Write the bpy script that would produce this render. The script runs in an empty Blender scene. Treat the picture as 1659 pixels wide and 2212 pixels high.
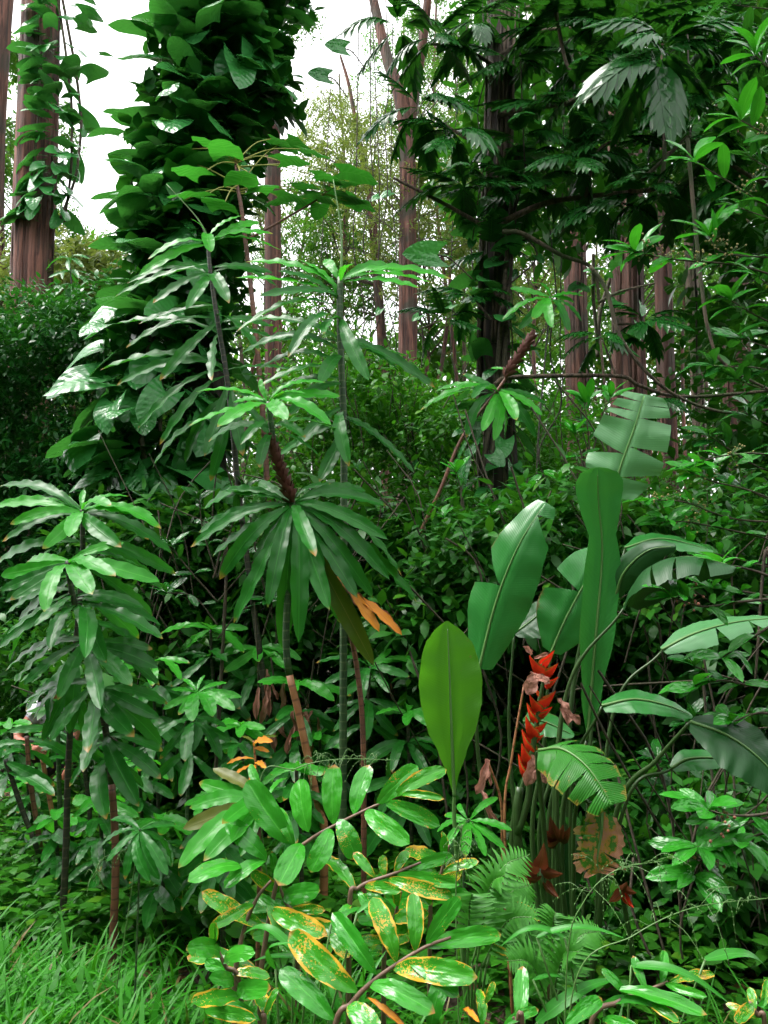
import bpy, math, random
import numpy as np
from mathutils import Vector, Matrix, Quaternion

random.seed(7)
rng = np.random.default_rng(7)
scene = bpy.context.scene
COL = scene.collection
PI = math.pi
rad = math.radians

# ------------------------------------------------------------------ camera
CAM_Z, PITCH, FPX, IW, IH = 1.55, rad(7.32), 1720.0, 1659.0, 2212.0
cam_data = bpy.data.cameras.new('camera')
cam = bpy.data.objects.new('camera', cam_data)
COL.objects.link(cam)
cam_data.sensor_fit = 'VERTICAL'
cam_data.sensor_height = 36.0
cam_data.lens = 28.0
cam_data.clip_start = 0.05
cam_data.clip_end = 2000
cam.location = (0, 0, CAM_Z)
cam.rotation_euler = (rad(90) + PITCH, 0, 0)
scene.camera = cam

# ------------------------------------------------------------------ sky, sun, exposure
SUN_EL, SUN_AZ = rad(62), rad(-84)          # azimuth from +Y towards +X
world = bpy.data.worlds.new('World')
scene.world = world
world.use_nodes = True
wn = world.node_tree
wn.nodes.clear()
sky = wn.nodes.new('ShaderNodeTexSky')
sky.sky_type = 'NISHITA'
sky.sun_disc = False
sky.sun_elevation = SUN_EL
sky.sun_rotation = SUN_AZ
sky.air_density = 1.0
sky.dust_density = 4.0
sky.ozone_density = 1.0
hsv = wn.nodes.new('ShaderNodeHueSaturation')
hsv.inputs['Saturation'].default_value = 0.22       # overcast: cloud takes the blue away
hsv.inputs['Value'].default_value = 1.0
ovc = wn.nodes.new('ShaderNodeMix')
ovc.data_type = 'RGBA'
ovc.inputs['Factor'].default_value = 0.6
ovc.inputs['B'].default_value = (9.6, 9.6, 9.6, 1)
bg = wn.nodes.new('ShaderNodeBackground')
bg.inputs['Strength'].default_value = 0.12
wo = wn.nodes.new('ShaderNodeOutputWorld')
wn.links.new(sky.outputs[0], hsv.inputs['Color'])
wn.links.new(hsv.outputs[0], ovc.inputs['A'])
wn.links.new(ovc.outputs['Result'], bg.inputs['Color'])
wn.links.new(bg.outputs[0], wo.inputs['Surface'])

sun_data = bpy.data.lights.new('sun', 'SUN')
sun_data.energy = 1.5
sun_data.angle = rad(25)
sun_data.color = (1.0, 0.97, 0.92)
sun = bpy.data.objects.new('sun', sun_data)
COL.objects.link(sun)
sdir = Vector((math.sin(SUN_AZ) * math.cos(SUN_EL), math.cos(SUN_AZ) * math.cos(SUN_EL), math.sin(SUN_EL)))
sun.rotation_euler = (-sdir).to_track_quat('-Z', 'Y').to_euler()

vs = scene.view_settings
vs.view_transform = 'Standard'
vs.look = 'None'
vs.gamma = 1
vs.use_curve_mapping = False
vs.exposure = 1.75
cy = scene.cycles
cy.max_bounces = 4
cy.diffuse_bounces = 2
cy.use_adaptive_sampling = True
cy.adaptive_threshold = 0.03
cy.glossy_bounces = 2
cy.transmission_bounces = 4
cy.transparent_max_bounces = 4
cy.caustics_reflective = False
cy.caustics_refractive = False

# ------------------------------------------------------------------ helpers
def P(u, v, d):
    """point seen at (u, v) of the 1659x2212 picture, d metres ahead"""
    x = (u - IW / 2) / FPX
    y = (IH / 2 - v) / FPX
    fy = math.cos(PITCH) - y * math.sin(PITCH)
    fz = math.sin(PITCH) + y * math.cos(PITCH)
    s = d / fy
    return Vector((x * s, d, CAM_Z + fz * s))

def ground(x, y):
    z = 0.0
    if y > 6.0:
        k = 0.07 + 0.10 / (1 + math.exp((x + 2.0) * 1.2))
        z += k * (y - 6.0) if y < 40 else k * 34.0
    z += 0.05 * math.sin(x * 1.7 + 0.6) * math.cos(y * 1.3) + 0.03 * math.sin(x * 3.9 + y * 2.7)
    return z

def base_at(u, d):
    x = (u - IW / 2) / FPX * d
    return Vector((x, d, ground(x, d) - 0.02))

class MB:
    """collects geometry, links it as one mesh object"""
    def __init__(self):
        self.V, self.F, self.UV = [], [], []
    def add(self, V, F, UV=None):
        o = len(self.V)
        self.V += [tuple(v) for v in V]
        self.F += [tuple(i + o for i in f) for f in F]
        self.UV += UV if UV is not None else [(0.5, 0.5)] * len(V)
        return self
    def mesh(self, name, mat, smooth=True, off=(0, 0, 0)):
        me = bpy.data.meshes.new(name)
        ox, oy, oz = off
        me.from_pydata([(x - ox, y - oy, z - oz) for x, y, z in self.V], [], self.F)
        uvl = me.uv_layers.new(name='UVMap')
        li = np.empty(len(me.loops), dtype=np.int32)
        me.loops.foreach_get('vertex_index', li)
        uvl.data.foreach_set('uv', np.array(self.UV, dtype=np.float32)[li].ravel())
        if smooth:
            me.polygons.foreach_set('use_smooth', [True] * len(me.polygons))
        for m in (mat if isinstance(mat, (list, tuple)) else [mat]):
            me.materials.append(m)
        me.update()
        return me

def link(name, data, parent=None, M=None):
    o = bpy.data.objects.new(name, data)
    COL.objects.link(o)
    if parent is not None:
        o.parent = parent
    if M is not None:
        o.matrix_local = M
    return o

def tag(o, label=None, cat=None, group=None, kind=None):
    if label: o['label'] = label
    if cat: o['category'] = cat
    if group: o['group'] = group
    if kind: o['kind'] = kind
    return o

def thing(name, label, cat, loc, group=None):
    o = bpy.data.objects.new(name, None)
    COL.objects.link(o)
    o.empty_display_size = 0.1
    o.location = loc
    return tag(o, label, cat, group)

def part(root, name, mb, mat, sub=None, smooth=True):
    """mb holds world coordinates; the part is a child of root (or of sub, a part of root)"""
    return link(name, mb.mesh(name, mat, smooth, off=tuple(root.location)), sub or root)

def catmull(pts, n):
    pts = [Vector(p) for p in pts]
    if len(pts) == 2:
        return [pts[0].lerp(pts[1], i / (n - 1)) for i in range(n)]
    q = [pts[0] * 2 - pts[1]] + pts + [pts[-1] * 2 - pts[-2]]
    out = []
    m = len(pts) - 1
    for i in range(n):
        t = i / (n - 1) * m
        k = min(int(t), m - 1)
        f = t - k
        a, b, c, d = q[k], q[k + 1], q[k + 2], q[k + 3]
        out.append(0.5 * ((2 * b) + (c - a) * f + (2 * a - 5 * b + 4 * c - d) * f * f + (3 * b - a - 3 * c + d) * f ** 3))
    return out

def tube(mb, path, radii, sides=6, rfun=None, cap=True):
    n = len(path)
    if not isinstance(radii, (list, tuple)):
        radii = [radii] * n
    elif len(radii) == 2:
        a, b = radii
        radii = [a + (b - a) * i / (n - 1) for i in range(n)]
    V, F, UV = [], [], []
    t0 = (path[1] - path[0]).normalized()
    nx = t0.cross(Vector((0, 1, 0)))
    if nx.length < 0.1:
        nx = t0.cross(Vector((1, 0, 0)))
    nx.normalize()
    L = 0.0
    for i in range(n):
        t = (path[min(i + 1, n - 1)] - path[max(i - 1, 0)]).normalized()
        nx = (nx - t * nx.dot(t)).normalized()
        ny = t.cross(nx)
        if i: L += (path[i] - path[i - 1]).length
        for k in range(sides):
            a = 2 * PI * k / sides
            r = radii[i] * (rfun(a, L) if rfun else 1)
            V.append(path[i] + nx * (math.cos(a) * r) + ny * (math.sin(a) * r))
            UV.append((k / sides, L))
    for i in range(n - 1):
        for k in range(sides):
            k2 = (k + 1) % sides
            F.append((i * sides + k, i * sides + k2, (i + 1) * sides + k2, (i + 1) * sides + k))
    if cap:
        F.append(tuple(range(sides))[::-1])
        F.append(tuple((n - 1) * sides + k for k in range(sides)))
    mb.add(V, F, UV)
    return mb

# ------------------------------------------------------------------ materials
def nodes(name):
    m = bpy.data.materials.new(name)
    m.use_nodes = True
    m.node_tree.nodes.clear()
    return m, m.node_tree

def N(nt, typ, ins=None, **props):
    n = nt.nodes.new(typ)
    for k, v in props.items():
        setattr(n, k, v)
    for k, v in (ins or {}).items():
        if isinstance(v, bpy.types.NodeSocket):
            nt.links.new(v, n.inputs[k])
        else:
            n.inputs[k].default_value = v
    return n

def M_(nt, op, a, b=0.0, c=None, clamp=False):
    ins = {0: a, 1: b}
    if c is not None: ins[2] = c
    return N(nt, 'ShaderNodeMath', ins, operation=op, use_clamp=clamp).outputs[0]

def ramp01(nt, x, a, b):
    n = N(nt, 'ShaderNodeMapRange', {'Value': x, 'From Min': a, 'From Max': b})
    n.clamp = True
    return n.outputs[0]

def MIX(nt, f, a, b, blend='MIX'):
    n = nt.nodes.new('ShaderNodeMix')
    n.data_type = 'RGBA'
    n.blend_type = blend
    for k, v in (('Factor', f), ('A', a), ('B', b)):
        if isinstance(v, bpy.types.NodeSocket): nt.links.new(v, n.inputs[k])
        else: n.inputs[k].default_value = v if k == 'Factor' else (v[0], v[1], v[2], 1)
    return n.outputs['Result']

def leafmat(name, c1, c2, vein=None, veinamt=0.5, midw=0.06, nlat=0, slant=1.0, latbump=0.2, rough=0.36, trans=0.3,
            tcol=None, island=False, spots=None, spotlev=0.62, margin=None, nscale=5.0, nvar=0.35, spec=0.30, undul=0.0, tipcol=None, old=None, oldlev=0.85):
    def vivid(c):
        return (c[0] * 0.66, c[1] * 1.36, c[2] * 0.54) if c and c[1] > c[0] * 1.25 else c
    c1, c2, vein, old = vivid(c1), vivid(c2), vivid(vein), vivid(old)
    m, nt = nodes(name)
    info = N(nt, 'ShaderNodeObjectInfo')
    geo = N(nt, 'ShaderNodeNewGeometry')
    rnd = geo.outputs['Random Per Island'] if island else info.outputs['Random']
    tc = N(nt, 'ShaderNodeTexCoord')
    if island:
        vec = tc.outputs['Object']
    else:
        off = N(nt, 'ShaderNodeCombineXYZ', {'X': M_(nt, 'MULTIPLY', rnd, 37.0), 'Y': M_(nt, 'MULTIPLY', rnd, 91.0)})
        vec = N(nt, 'ShaderNodeVectorMath', {0: tc.outputs['Object'], 1: off.outputs[0]}, operation='ADD').outputs[0]
    noi = N(nt, 'ShaderNodeTexNoise', {'Vector': vec, 'Scale': nscale, 'Detail': 3.0})
    f = M_(nt, 'ADD', M_(nt, 'MULTIPLY', rnd, 1 - nvar), M_(nt, 'MULTIPLY', noi.outputs['Fac'], nvar))
    col = MIX(nt, f, c1, c2)
    if old:
        r2 = M_(nt, 'FRACT', M_(nt, 'MULTIPLY', rnd, 17.31))
        col = MIX(nt, M_(nt, 'GREATER_THAN', r2, oldlev), col, old)
    nrm = None
    if not island:
        uv = N(nt, 'ShaderNodeUVMap', uv_map='UVMap')
        sep = N(nt, 'ShaderNodeSeparateXYZ', {0: uv.outputs[0]})
        a = M_(nt, 'MULTIPLY', M_(nt, 'ABSOLUTE', M_(nt, 'SUBTRACT', sep.outputs[0], 0.5)), 2.0)
        h = None
        if nlat:
            ph = M_(nt, 'SUBTRACT', M_(nt, 'MULTIPLY', sep.outputs[1], float(nlat)), M_(nt, 'MULTIPLY', a, slant))
            s = M_(nt, 'SINE', M_(nt, 'MULTIPLY', ph, 2 * PI))
            col = MIX(nt, M_(nt, 'MULTIPLY', ramp01(nt, s, 0.2, 1.0), 0.10), col, tuple(x * 0.55 for x in c1))
            h = s
        if vein:
            mid = ramp01(nt, a, midw, midw * 0.35)
            col = MIX(nt, M_(nt, 'MULTIPLY', mid, veinamt), col, vein)
            h = mid if h is None else M_(nt, 'SUBTRACT', h, M_(nt, 'MULTIPLY', mid, 3.0))
        if tipcol:
            tv = M_(nt, 'ADD', sep.outputs[1], M_(nt, 'MULTIPLY', M_(nt, 'SUBTRACT', M_(nt, 'FRACT', M_(nt, 'MULTIPLY', rnd, 5.3)), 0.6), 0.10))
            col = MIX(nt, ramp01(nt, tv, 0.95, 1.0), col, tipcol)
        if spots:
            n2 = N(nt, 'ShaderNodeTexNoise', {'Vector': vec, 'Scale': 34.0, 'Detail': 3.0, 'Roughness': 0.6})
            big = N(nt, 'ShaderNodeTexNoise', {'Vector': vec, 'Scale': 2.6, 'Detail': 1.0})
            lev = M_(nt, 'ADD', n2.outputs['Fac'], M_(nt, 'MULTIPLY', M_(nt, 'SUBTRACT', big.outputs['Fac'], 0.5), 0.75))
            lev = M_(nt, 'ADD', lev, M_(nt, 'MULTIPLY', M_(nt, 'POWER', a, 4.0), 0.10))
            lev = M_(nt, 'ADD', lev, M_(nt, 'MULTIPLY', M_(nt, 'SUBTRACT', M_(nt, 'FRACT', M_(nt, 'MULTIPLY', rnd, 7.7)), 0.5), 0.16))
            col = MIX(nt, ramp01(nt, lev, spotlev, spotlev + 0.05), col, spots[0])
            col = MIX(nt, ramp01(nt, lev, spotlev + 0.09, spotlev + 0.16), col, spots[1])
        if margin:
            n3 = N(nt, 'ShaderNodeTexNoise', {'Vector': vec, 'Scale': 2.6, 'Detail': 3.0})
            e = M_(nt, 'ADD', a, M_(nt, 'MULTIPLY', M_(nt, 'SUBTRACT', n3.outputs['Fac'], 0.5), 1.3 if island is False and margin[1] == 0.86 else 0.4))
            col = MIX(nt, ramp01(nt, e, margin[1], margin[1] + 0.06), col, margin[0])
        if h is not None and latbump:
            b = N(nt, 'ShaderNodeBump', {'Height': h, 'Strength': latbump, 'Distance': 0.02})
            nrm = b.outputs[0]
        if undul:
            mp = N(nt, 'ShaderNodeMapping', {'Vector': vec, 'Scale': (6.0, 2.6, 3.0)})
            n4 = N(nt, 'ShaderNodeTexNoise', {'Vector': mp.outputs[0], 'Scale': 1.0, 'Detail': 2.0})
            b2 = N(nt, 'ShaderNodeBump', {'Height': n4.outputs['Fac'], 'Strength': undul, 'Distance': 0.06})
            if nrm is not None: nt.links.new(nrm, b2.inputs['Normal'])
            nrm = b2.outputs[0]
    pr = N(nt, 'ShaderNodeBsdfPrincipled', {'Base Color': col, 'Roughness': rough, 'Specular IOR Level': spec})
    tcl = MIX(nt, 0.5, col, tcol or (c2[0] * 1.5 + 0.03, c2[1] * 1.6 + 0.05, c2[2] * 0.7))
    tr = N(nt, 'ShaderNodeBsdfTranslucent', {'Color': tcl})
    if nrm is not None:
        nt.links.new(nrm, pr.inputs['Normal'])
    mx = N(nt, 'ShaderNodeMixShader', {0: trans, 1: pr.outputs[0], 2: tr.outputs[0]})
    out = N(nt, 'ShaderNodeOutputMaterial')
    nt.links.new(mx.outputs[0], out.inputs['Surface'])
    return m

def barkmat(name, c1, c2, c3, sx=19.0, sz=0.9, bump=0.9, rough=0.85, moss=None):
    m, nt = nodes(name)
    tc = N(nt, 'ShaderNodeTexCoord')
    mp = N(nt, 'ShaderNodeMapping', {'Vector': tc.outputs['Object'], 'Scale': (sx, sx, sz)})
    n1 = N(nt, 'ShaderNodeTexNoise', {'Vector': mp.outputs[0], 'Scale': 1.0, 'Detail': 6.0, 'Roughness': 0.65, 'Distortion': 0.4})
    n2 = N(nt, 'ShaderNodeTexNoise', {'Vector': tc.outputs['Object'], 'Scale': 1.6, 'Detail': 3.0})
    col = MIX(nt, ramp01(nt, n1.outputs['Fac'], 0.40, 0.60), c1, c2)
    col = MIX(nt, ramp01(nt, n2.outputs['Fac'], 0.42, 0.7), col, c3)
    if moss:
        col = MIX(nt, ramp01(nt, n2.outputs['Fac'], 0.52, 0.62), col, moss)
    b = N(nt, 'ShaderNodeBump', {'Height': n1.outputs['Fac'], 'Strength': bump, 'Distance': 0.05})
    pr = N(nt, 'ShaderNodeBsdfPrincipled', {'Base Color': col, 'Roughness': rough, 'Normal': b.outputs[0]})
    out = N(nt, 'ShaderNodeOutputMaterial')
    nt.links.new(pr.outputs[0], out.inputs['Surface'])
    return m

def stemmat(name, c1, c2, ring, pitch=0.045, rough=0.5):
    """cane stem: leaf-scar rings along its length (v of the uv map is metres)"""
    m, nt = nodes(name)
    uv = N(nt, 'ShaderNodeUVMap', uv_map='UVMap')
    sep = N(nt, 'ShaderNodeSeparateXYZ', {0: uv.outputs[0]})
    tc = N(nt, 'ShaderNodeTexCoord')
    noi = N(nt, 'ShaderNodeTexNoise', {'Vector': tc.outputs['Object'], 'Scale': 9.0, 'Detail': 4.0})
    fr = M_(nt, 'FRACT', M_(nt, 'DIVIDE', M_(nt, 'ADD', sep.outputs[1], M_(nt, 'MULTIPLY', noi.outputs['Fac'], 0.02)), pitch))
    rg = M_(nt, 'LESS_THAN', fr, 0.16)
    col = MIX(nt, ramp01(nt, noi.outputs['Fac'], 0.35, 0.65), c1, c2)
    col = MIX(nt, M_(nt, 'MULTIPLY', rg, 0.8), col, ring)
    b = N(nt, 'ShaderNodeBump', {'Height': M_(nt, 'SUBTRACT', noi.outputs['Fac'], M_(nt, 'MULTIPLY', rg, 0.8)), 'Strength': 0.4, 'Distance': 0.01})
    pr = N(nt, 'ShaderNodeBsdfPrincipled', {'Base Color': col, 'Roughness': rough, 'Normal': b.outputs[0]})
    out = N(nt, 'ShaderNodeOutputMaterial')
    nt.links.new(pr.outputs[0], out.inputs['Surface'])
    return m

def plain(name, c, rough=0.6, var=0.25, scale=20.0, metal=0.0):
    m, nt = nodes(name)
    tc = N(nt, 'ShaderNodeTexCoord')
    noi = N(nt, 'ShaderNodeTexNoise', {'Vector': tc.outputs['Object'], 'Scale': scale, 'Detail': 4.0})
    col = MIX(nt, noi.outputs['Fac'], tuple(x * (1 - var) for x in c), tuple(min(1, x * (1 + var)) for x in c))
    pr = N(nt, 'ShaderNodeBsdfPrincipled', {'Base Color': col, 'Roughness': rough, 'Metallic': metal})
    out = N(nt, 'ShaderNodeOutputMaterial')
    nt.links.new(pr.outputs[0], out.inputs['Surface'])
    return m

MAT = dict(
    cane=leafmat('cane_leaf', (0.016, 0.070, 0.022), (0.034, 0.135, 0.034), vein=(0.07, 0.20, 0.06), veinamt=0.7, midw=0.07, nlat=0, latbump=0.25, rough=0.33, trans=0.33, undul=0.15, spec=0.24, tipcol=(0.30, 0.18, 0.03)),
    young=leafmat('young_cane_leaf', (0.045, 0.19, 0.035), (0.075, 0.25, 0.045), vein=(0.13, 0.32, 0.08), veinamt=0.7, midw=0.07, latbump=0.25, rough=0.33, trans=0.38, undul=0.15, spec=0.24, tipcol=(0.30, 0.24, 0.04)),
    oldcane=leafmat('yellowing_cane_leaf', (0.05, 0.085, 0.015), (0.13, 0.13, 0.015), vein=(0.2, 0.2, 0.04), veinamt=0.6, rough=0.4, trans=0.3),
    orange=leafmat('orange_dead_leaf', (0.62, 0.20, 0.012), (0.70, 0.34, 0.02), vein=(0.5, 0.13, 0.01), veinamt=0.5, rough=0.5, trans=0.25,
                   tcol=(0.8, 0.3, 0.02), margin=((0.14, 0.035, 0.012), 0.86)),
    ginger=leafmat('ginger_leaf', (0.040, 0.185, 0.030), (0.075, 0.25, 0.040), vein=(0.14, 0.34, 0.09), veinamt=0.75, midw=0.06, nlat=26, slant=5.0, latbump=0.04,
                   rough=0.24, trans=0.22, spots=((0.55, 0.36, 0.05), (0.45, 0.14, 0.04)), spotlev=0.76, margin=((0.50, 0.42, 0.06), 1.07), undul=0.2, spec=0.45, tipcol=(0.40, 0.20, 0.05)),
    ginger_sick=leafmat('spotted_ginger_leaf', (0.05, 0.19, 0.030), (0.10, 0.25, 0.035), vein=(0.16, 0.32, 0.08), veinamt=0.6, midw=0.06, nlat=26, slant=5.0, latbump=0.04,
                        rough=0.24, trans=0.25, spots=((0.66, 0.44, 0.05), (0.55, 0.17, 0.05)), spotlev=0.67, margin=((0.70, 0.42, 0.04), 0.86), undul=0.2, spec=0.45, tipcol=(0.40, 0.20, 0.05)),
    heli=leafmat('heliconia_leaf', (0.034, 0.125, 0.055), (0.050, 0.160, 0.070), vein=(0.15, 0.30, 0.12), veinamt=0.8, midw=0.05, nlat=70, slant=3.0, latbump=0.06, rough=0.28, trans=0.25, nvar=0.6, undul=0.2, spec=0.5, margin=((0.16, 0.11, 0.04), 1.02), spots=((0.10, 0.12, 0.03), (0.20, 0.09, 0.03)), spotlev=0.86),
    heli_g=leafmat('heliconia_leaf_waxy_sheen', (0.105, 0.165, 0.15), (0.15, 0.21, 0.19), vein=(0.26, 0.36, 0.20), veinamt=0.8, midw=0.05, nlat=60, slant=3.0, latbump=0.06, rough=0.33, trans=0.25, nvar=0.6, spec=0.5, undul=0.2, margin=((0.16, 0.11, 0.04), 1.03)),  # waxy bloom, with the pale sky sheen also put into the colour
    heli_b=leafmat('heliconia_leaf_painted_backlight', (0.085, 0.165, 0.024), (0.115, 0.205, 0.032), vein=(0.15, 0.22, 0.06), veinamt=0.8, midw=0.05, nlat=70, slant=3.0, latbump=0.08, rough=0.45, trans=0.5, nvar=0.6, margin=((0.20, 0.14, 0.04), 1.02), spots=((0.13, 0.15, 0.03), (0.22, 0.10, 0.03)), spotlev=0.86),  # glow of light from behind is put into this lighter leaf colour
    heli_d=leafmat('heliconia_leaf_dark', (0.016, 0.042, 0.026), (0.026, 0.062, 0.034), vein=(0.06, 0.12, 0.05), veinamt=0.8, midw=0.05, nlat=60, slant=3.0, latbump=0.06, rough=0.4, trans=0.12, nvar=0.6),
    heli_y=leafmat('heliconia_leaf_yellowing', (0.032, 0.115, 0.03), (0.05, 0.15, 0.03), vein=(0.16, 0.30, 0.10), veinamt=0.8, midw=0.05, nlat=50, slant=3.0, latbump=0.3, rough=0.36, trans=0.25, nvar=0.6,
                   spots=((0.22, 0.20, 0.03), (0.30, 0.10, 0.03)), spotlev=0.66, margin=((0.28, 0.26, 0.04), 0.95)),
    heli_dead=leafmat('heliconia_leaf_dying', (0.05, 0.12, 0.02), (0.10, 0.15, 0.025), vein=(0.25, 0.24, 0.06), veinamt=0.7, midw=0.05, nlat=50, slant=3.0, latbump=0.3, rough=0.5, trans=0.25, nvar=0.6,
                      spots=((0.40, 0.20, 0.04), (0.42, 0.17, 0.10)), spotlev=0.50, margin=((0.50, 0.22, 0.14), 0.66)),
    heart=leafmat('vine_leaf', (0.034, 0.110, 0.062), (0.070, 0.175, 0.090), vein=(0.06, 0.17, 0.06), veinamt=0.5, midw=0.04, nlat=8, slant=1.5, latbump=0.12, rough=0.27, trans=0.22, undul=0.3, spec=0.42),
    bread=leafmat('lobed_leaf', (0.009, 0.040, 0.016), (0.020, 0.080, 0.024), vein=(0.05, 0.13, 0.03), veinamt=0.7, midw=0.07, latbump=0.3, rough=0.27, trans=0.2, undul=0.3, spec=0.42),
    maca=leafmat('round_leaf', (0.030, 0.13, 0.05), (0.055, 0.19, 0.055), vein=(0.12, 0.26, 0.08), veinamt=0.5, midw=0.04, nlat=7, slant=1.5, latbump=0.15, rough=0.38, trans=0.35),
    shrub=leafmat('shrub_leaf', (0.025, 0.115, 0.022), (0.055, 0.21, 0.035), vein=(0.10, 0.26, 0.06), veinamt=0.5, midw=0.05, latbump=0.15, rough=0.27, trans=0.28, undul=0.3, spec=0.4),
    shrub_d=leafmat('dark_shrub_leaf', (0.014, 0.060, 0.022), (0.028, 0.105, 0.030), vein=(0.05, 0.15, 0.05), veinamt=0.5, midw=0.05, latbump=0.15, rough=0.25, trans=0.22, undul=0.3, spec=0.42),
    fern=leafmat('fern_leaf', (0.050, 0.135, 0.026), (0.080, 0.19, 0.036), vein=(0.10, 0.28, 0.06), veinamt=0.4, rough=0.45, trans=0.3),
    blade=leafmat('grass_blade', (0.035, 0.15, 0.03), (0.060, 0.20, 0.04), vein=(0.10, 0.28, 0.08), veinamt=0.6, midw=0.1, rough=0.38, trans=0.28),
    grass=leafmat('grass_leaf', (0.028, 0.110, 0.016), (0.080, 0.220, 0.030), island=True, rough=0.4, spec=0.22, trans=0.3, nscale=0.8, old=(0.20, 0.16, 0.06), oldlev=0.96),
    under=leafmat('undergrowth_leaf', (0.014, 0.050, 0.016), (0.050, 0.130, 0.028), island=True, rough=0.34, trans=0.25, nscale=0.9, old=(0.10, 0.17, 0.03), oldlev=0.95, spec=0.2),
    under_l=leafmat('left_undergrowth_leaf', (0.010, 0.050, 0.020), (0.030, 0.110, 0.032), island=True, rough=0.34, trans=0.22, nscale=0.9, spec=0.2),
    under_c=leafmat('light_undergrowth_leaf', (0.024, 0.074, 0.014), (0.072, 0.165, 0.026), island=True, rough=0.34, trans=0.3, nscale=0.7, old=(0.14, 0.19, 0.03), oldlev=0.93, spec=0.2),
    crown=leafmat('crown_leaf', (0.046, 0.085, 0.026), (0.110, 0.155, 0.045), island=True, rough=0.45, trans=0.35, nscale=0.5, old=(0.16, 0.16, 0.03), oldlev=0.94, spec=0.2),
    crown_l=leafmat('painted_sunlit_crown_leaf', (0.085, 0.115, 0.035), (0.16, 0.185, 0.06), island=True, rough=0.45, trans=0.4, nscale=0.5, spec=0.2),  # paler copy of the crown leaf, sunlight put into its colour
    bark=barkmat('red_bark', (0.032, 0.013, 0.010), (0.19, 0.082, 0.056), (0.105, 0.060, 0.046), moss=(0.050, 0.042, 0.028)),
    bark2=barkmat('dark_red_bark', (0.022, 0.010, 0.008), (0.105, 0.042, 0.028), (0.06, 0.038, 0.028)),
    bark3=barkmat('grey_brown_bark', (0.035, 0.026, 0.018), (0.14, 0.10, 0.065), (0.08, 0.065, 0.04), sx=30, sz=4.0, moss=(0.045, 0.060, 0.02)),
    barkd=barkmat('dark_bark', (0.012, 0.009, 0.007), (0.055, 0.040, 0.028), (0.035, 0.028, 0.02), sx=22, sz=1.4),
    twig=barkmat('twig_bark', (0.030, 0.022, 0.015), (0.09, 0.070, 0.045), (0.05, 0.05, 0.025), sx=30, sz=30, bump=0.2),
    petiole=plain('green_petiole', (0.09, 0.20, 0.05), 0.45),
    petiole_y=plain('yellow_petiole', (0.30, 0.32, 0.06), 0.45),
    hstalk=plain('heliconia_stalk', (0.030, 0.070, 0.016), 0.4, 0.4, 9),
    stem_g=stemmat('green_cane', (0.020, 0.055, 0.022), (0.045, 0.095, 0.030), (0.10, 0.14, 0.06)),
    stem_d=stemmat('dark_cane', (0.016, 0.020, 0.014), (0.040, 0.040, 0.024), (0.09, 0.075, 0.045)),
    stem_o=stemmat('orange_cane', (0.26, 0.105, 0.045), (0.38, 0.17, 0.075), (0.14, 0.05, 0.025), 0.07),
    stem_r=stemmat('red_brown_cane', (0.11, 0.045, 0.03), (0.20, 0.080, 0.045), (0.07, 0.03, 0.02)),
    gstalk=plain('ginger_stalk', (0.17, 0.105, 0.07), 0.5, 0.4, 12),
    bract=None,
    dry=leafmat('dry_petal', (0.30, 0.125, 0.09), (0.50, 0.25, 0.18), vein=(0.42, 0.18, 0.12), veinamt=0.5, nlat=0, slant=1.0, latbump=0.1, rough=0.55, trans=0.25, tcol=(0.6, 0.26, 0.18), nvar=0.7, undul=0.6),
    drybract=leafmat('dried_bract', (0.075, 0.024, 0.012), (0.20, 0.065, 0.026), vein=(0.42, 0.2, 0.05), veinamt=0.3, nlat=0, latbump=0.2, rough=0.5, trans=0.2, tcol=(0.4, 0.08, 0.03)),
    spike=plain('spike_bract', (0.10, 0.030, 0.020), 0.55, 0.5, 30),
    berry=plain('pink_berry', (0.42, 0.16, 0.10), 0.35, 0.3, 8),
    berry_y=plain('yellow_green_berry', (0.26, 0.22, 0.06), 0.4, 0.4, 8),
    litter=leafmat('litter_leaf', (0.10, 0.05, 0.025), (0.26, 0.13, 0.06), island=True, rough=0.7, trans=0.1, nscale=1.0),
    skin=plain('skin', (0.46, 0.16, 0.10), 0.5, 0.1, 6),
    shirt=plain('lavender_grey_shirt', (0.52, 0.50, 0.62), 0.8, 0.12, 12),
    white=plain('white_cloth', (0.85, 0.86, 0.88), 0.8, 0.04, 8),
    cloth_d=plain('dark_trousers', (0.030, 0.024, 0.028), 0.85, 0.3, 8),
    hair=plain('dark_hair', (0.02, 0.013, 0.01), 0.5, 0.4, 60),
    black=plain('black_rubber', (0.015, 0.015, 0.016), 0.4, 0.2, 30),
)

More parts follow.
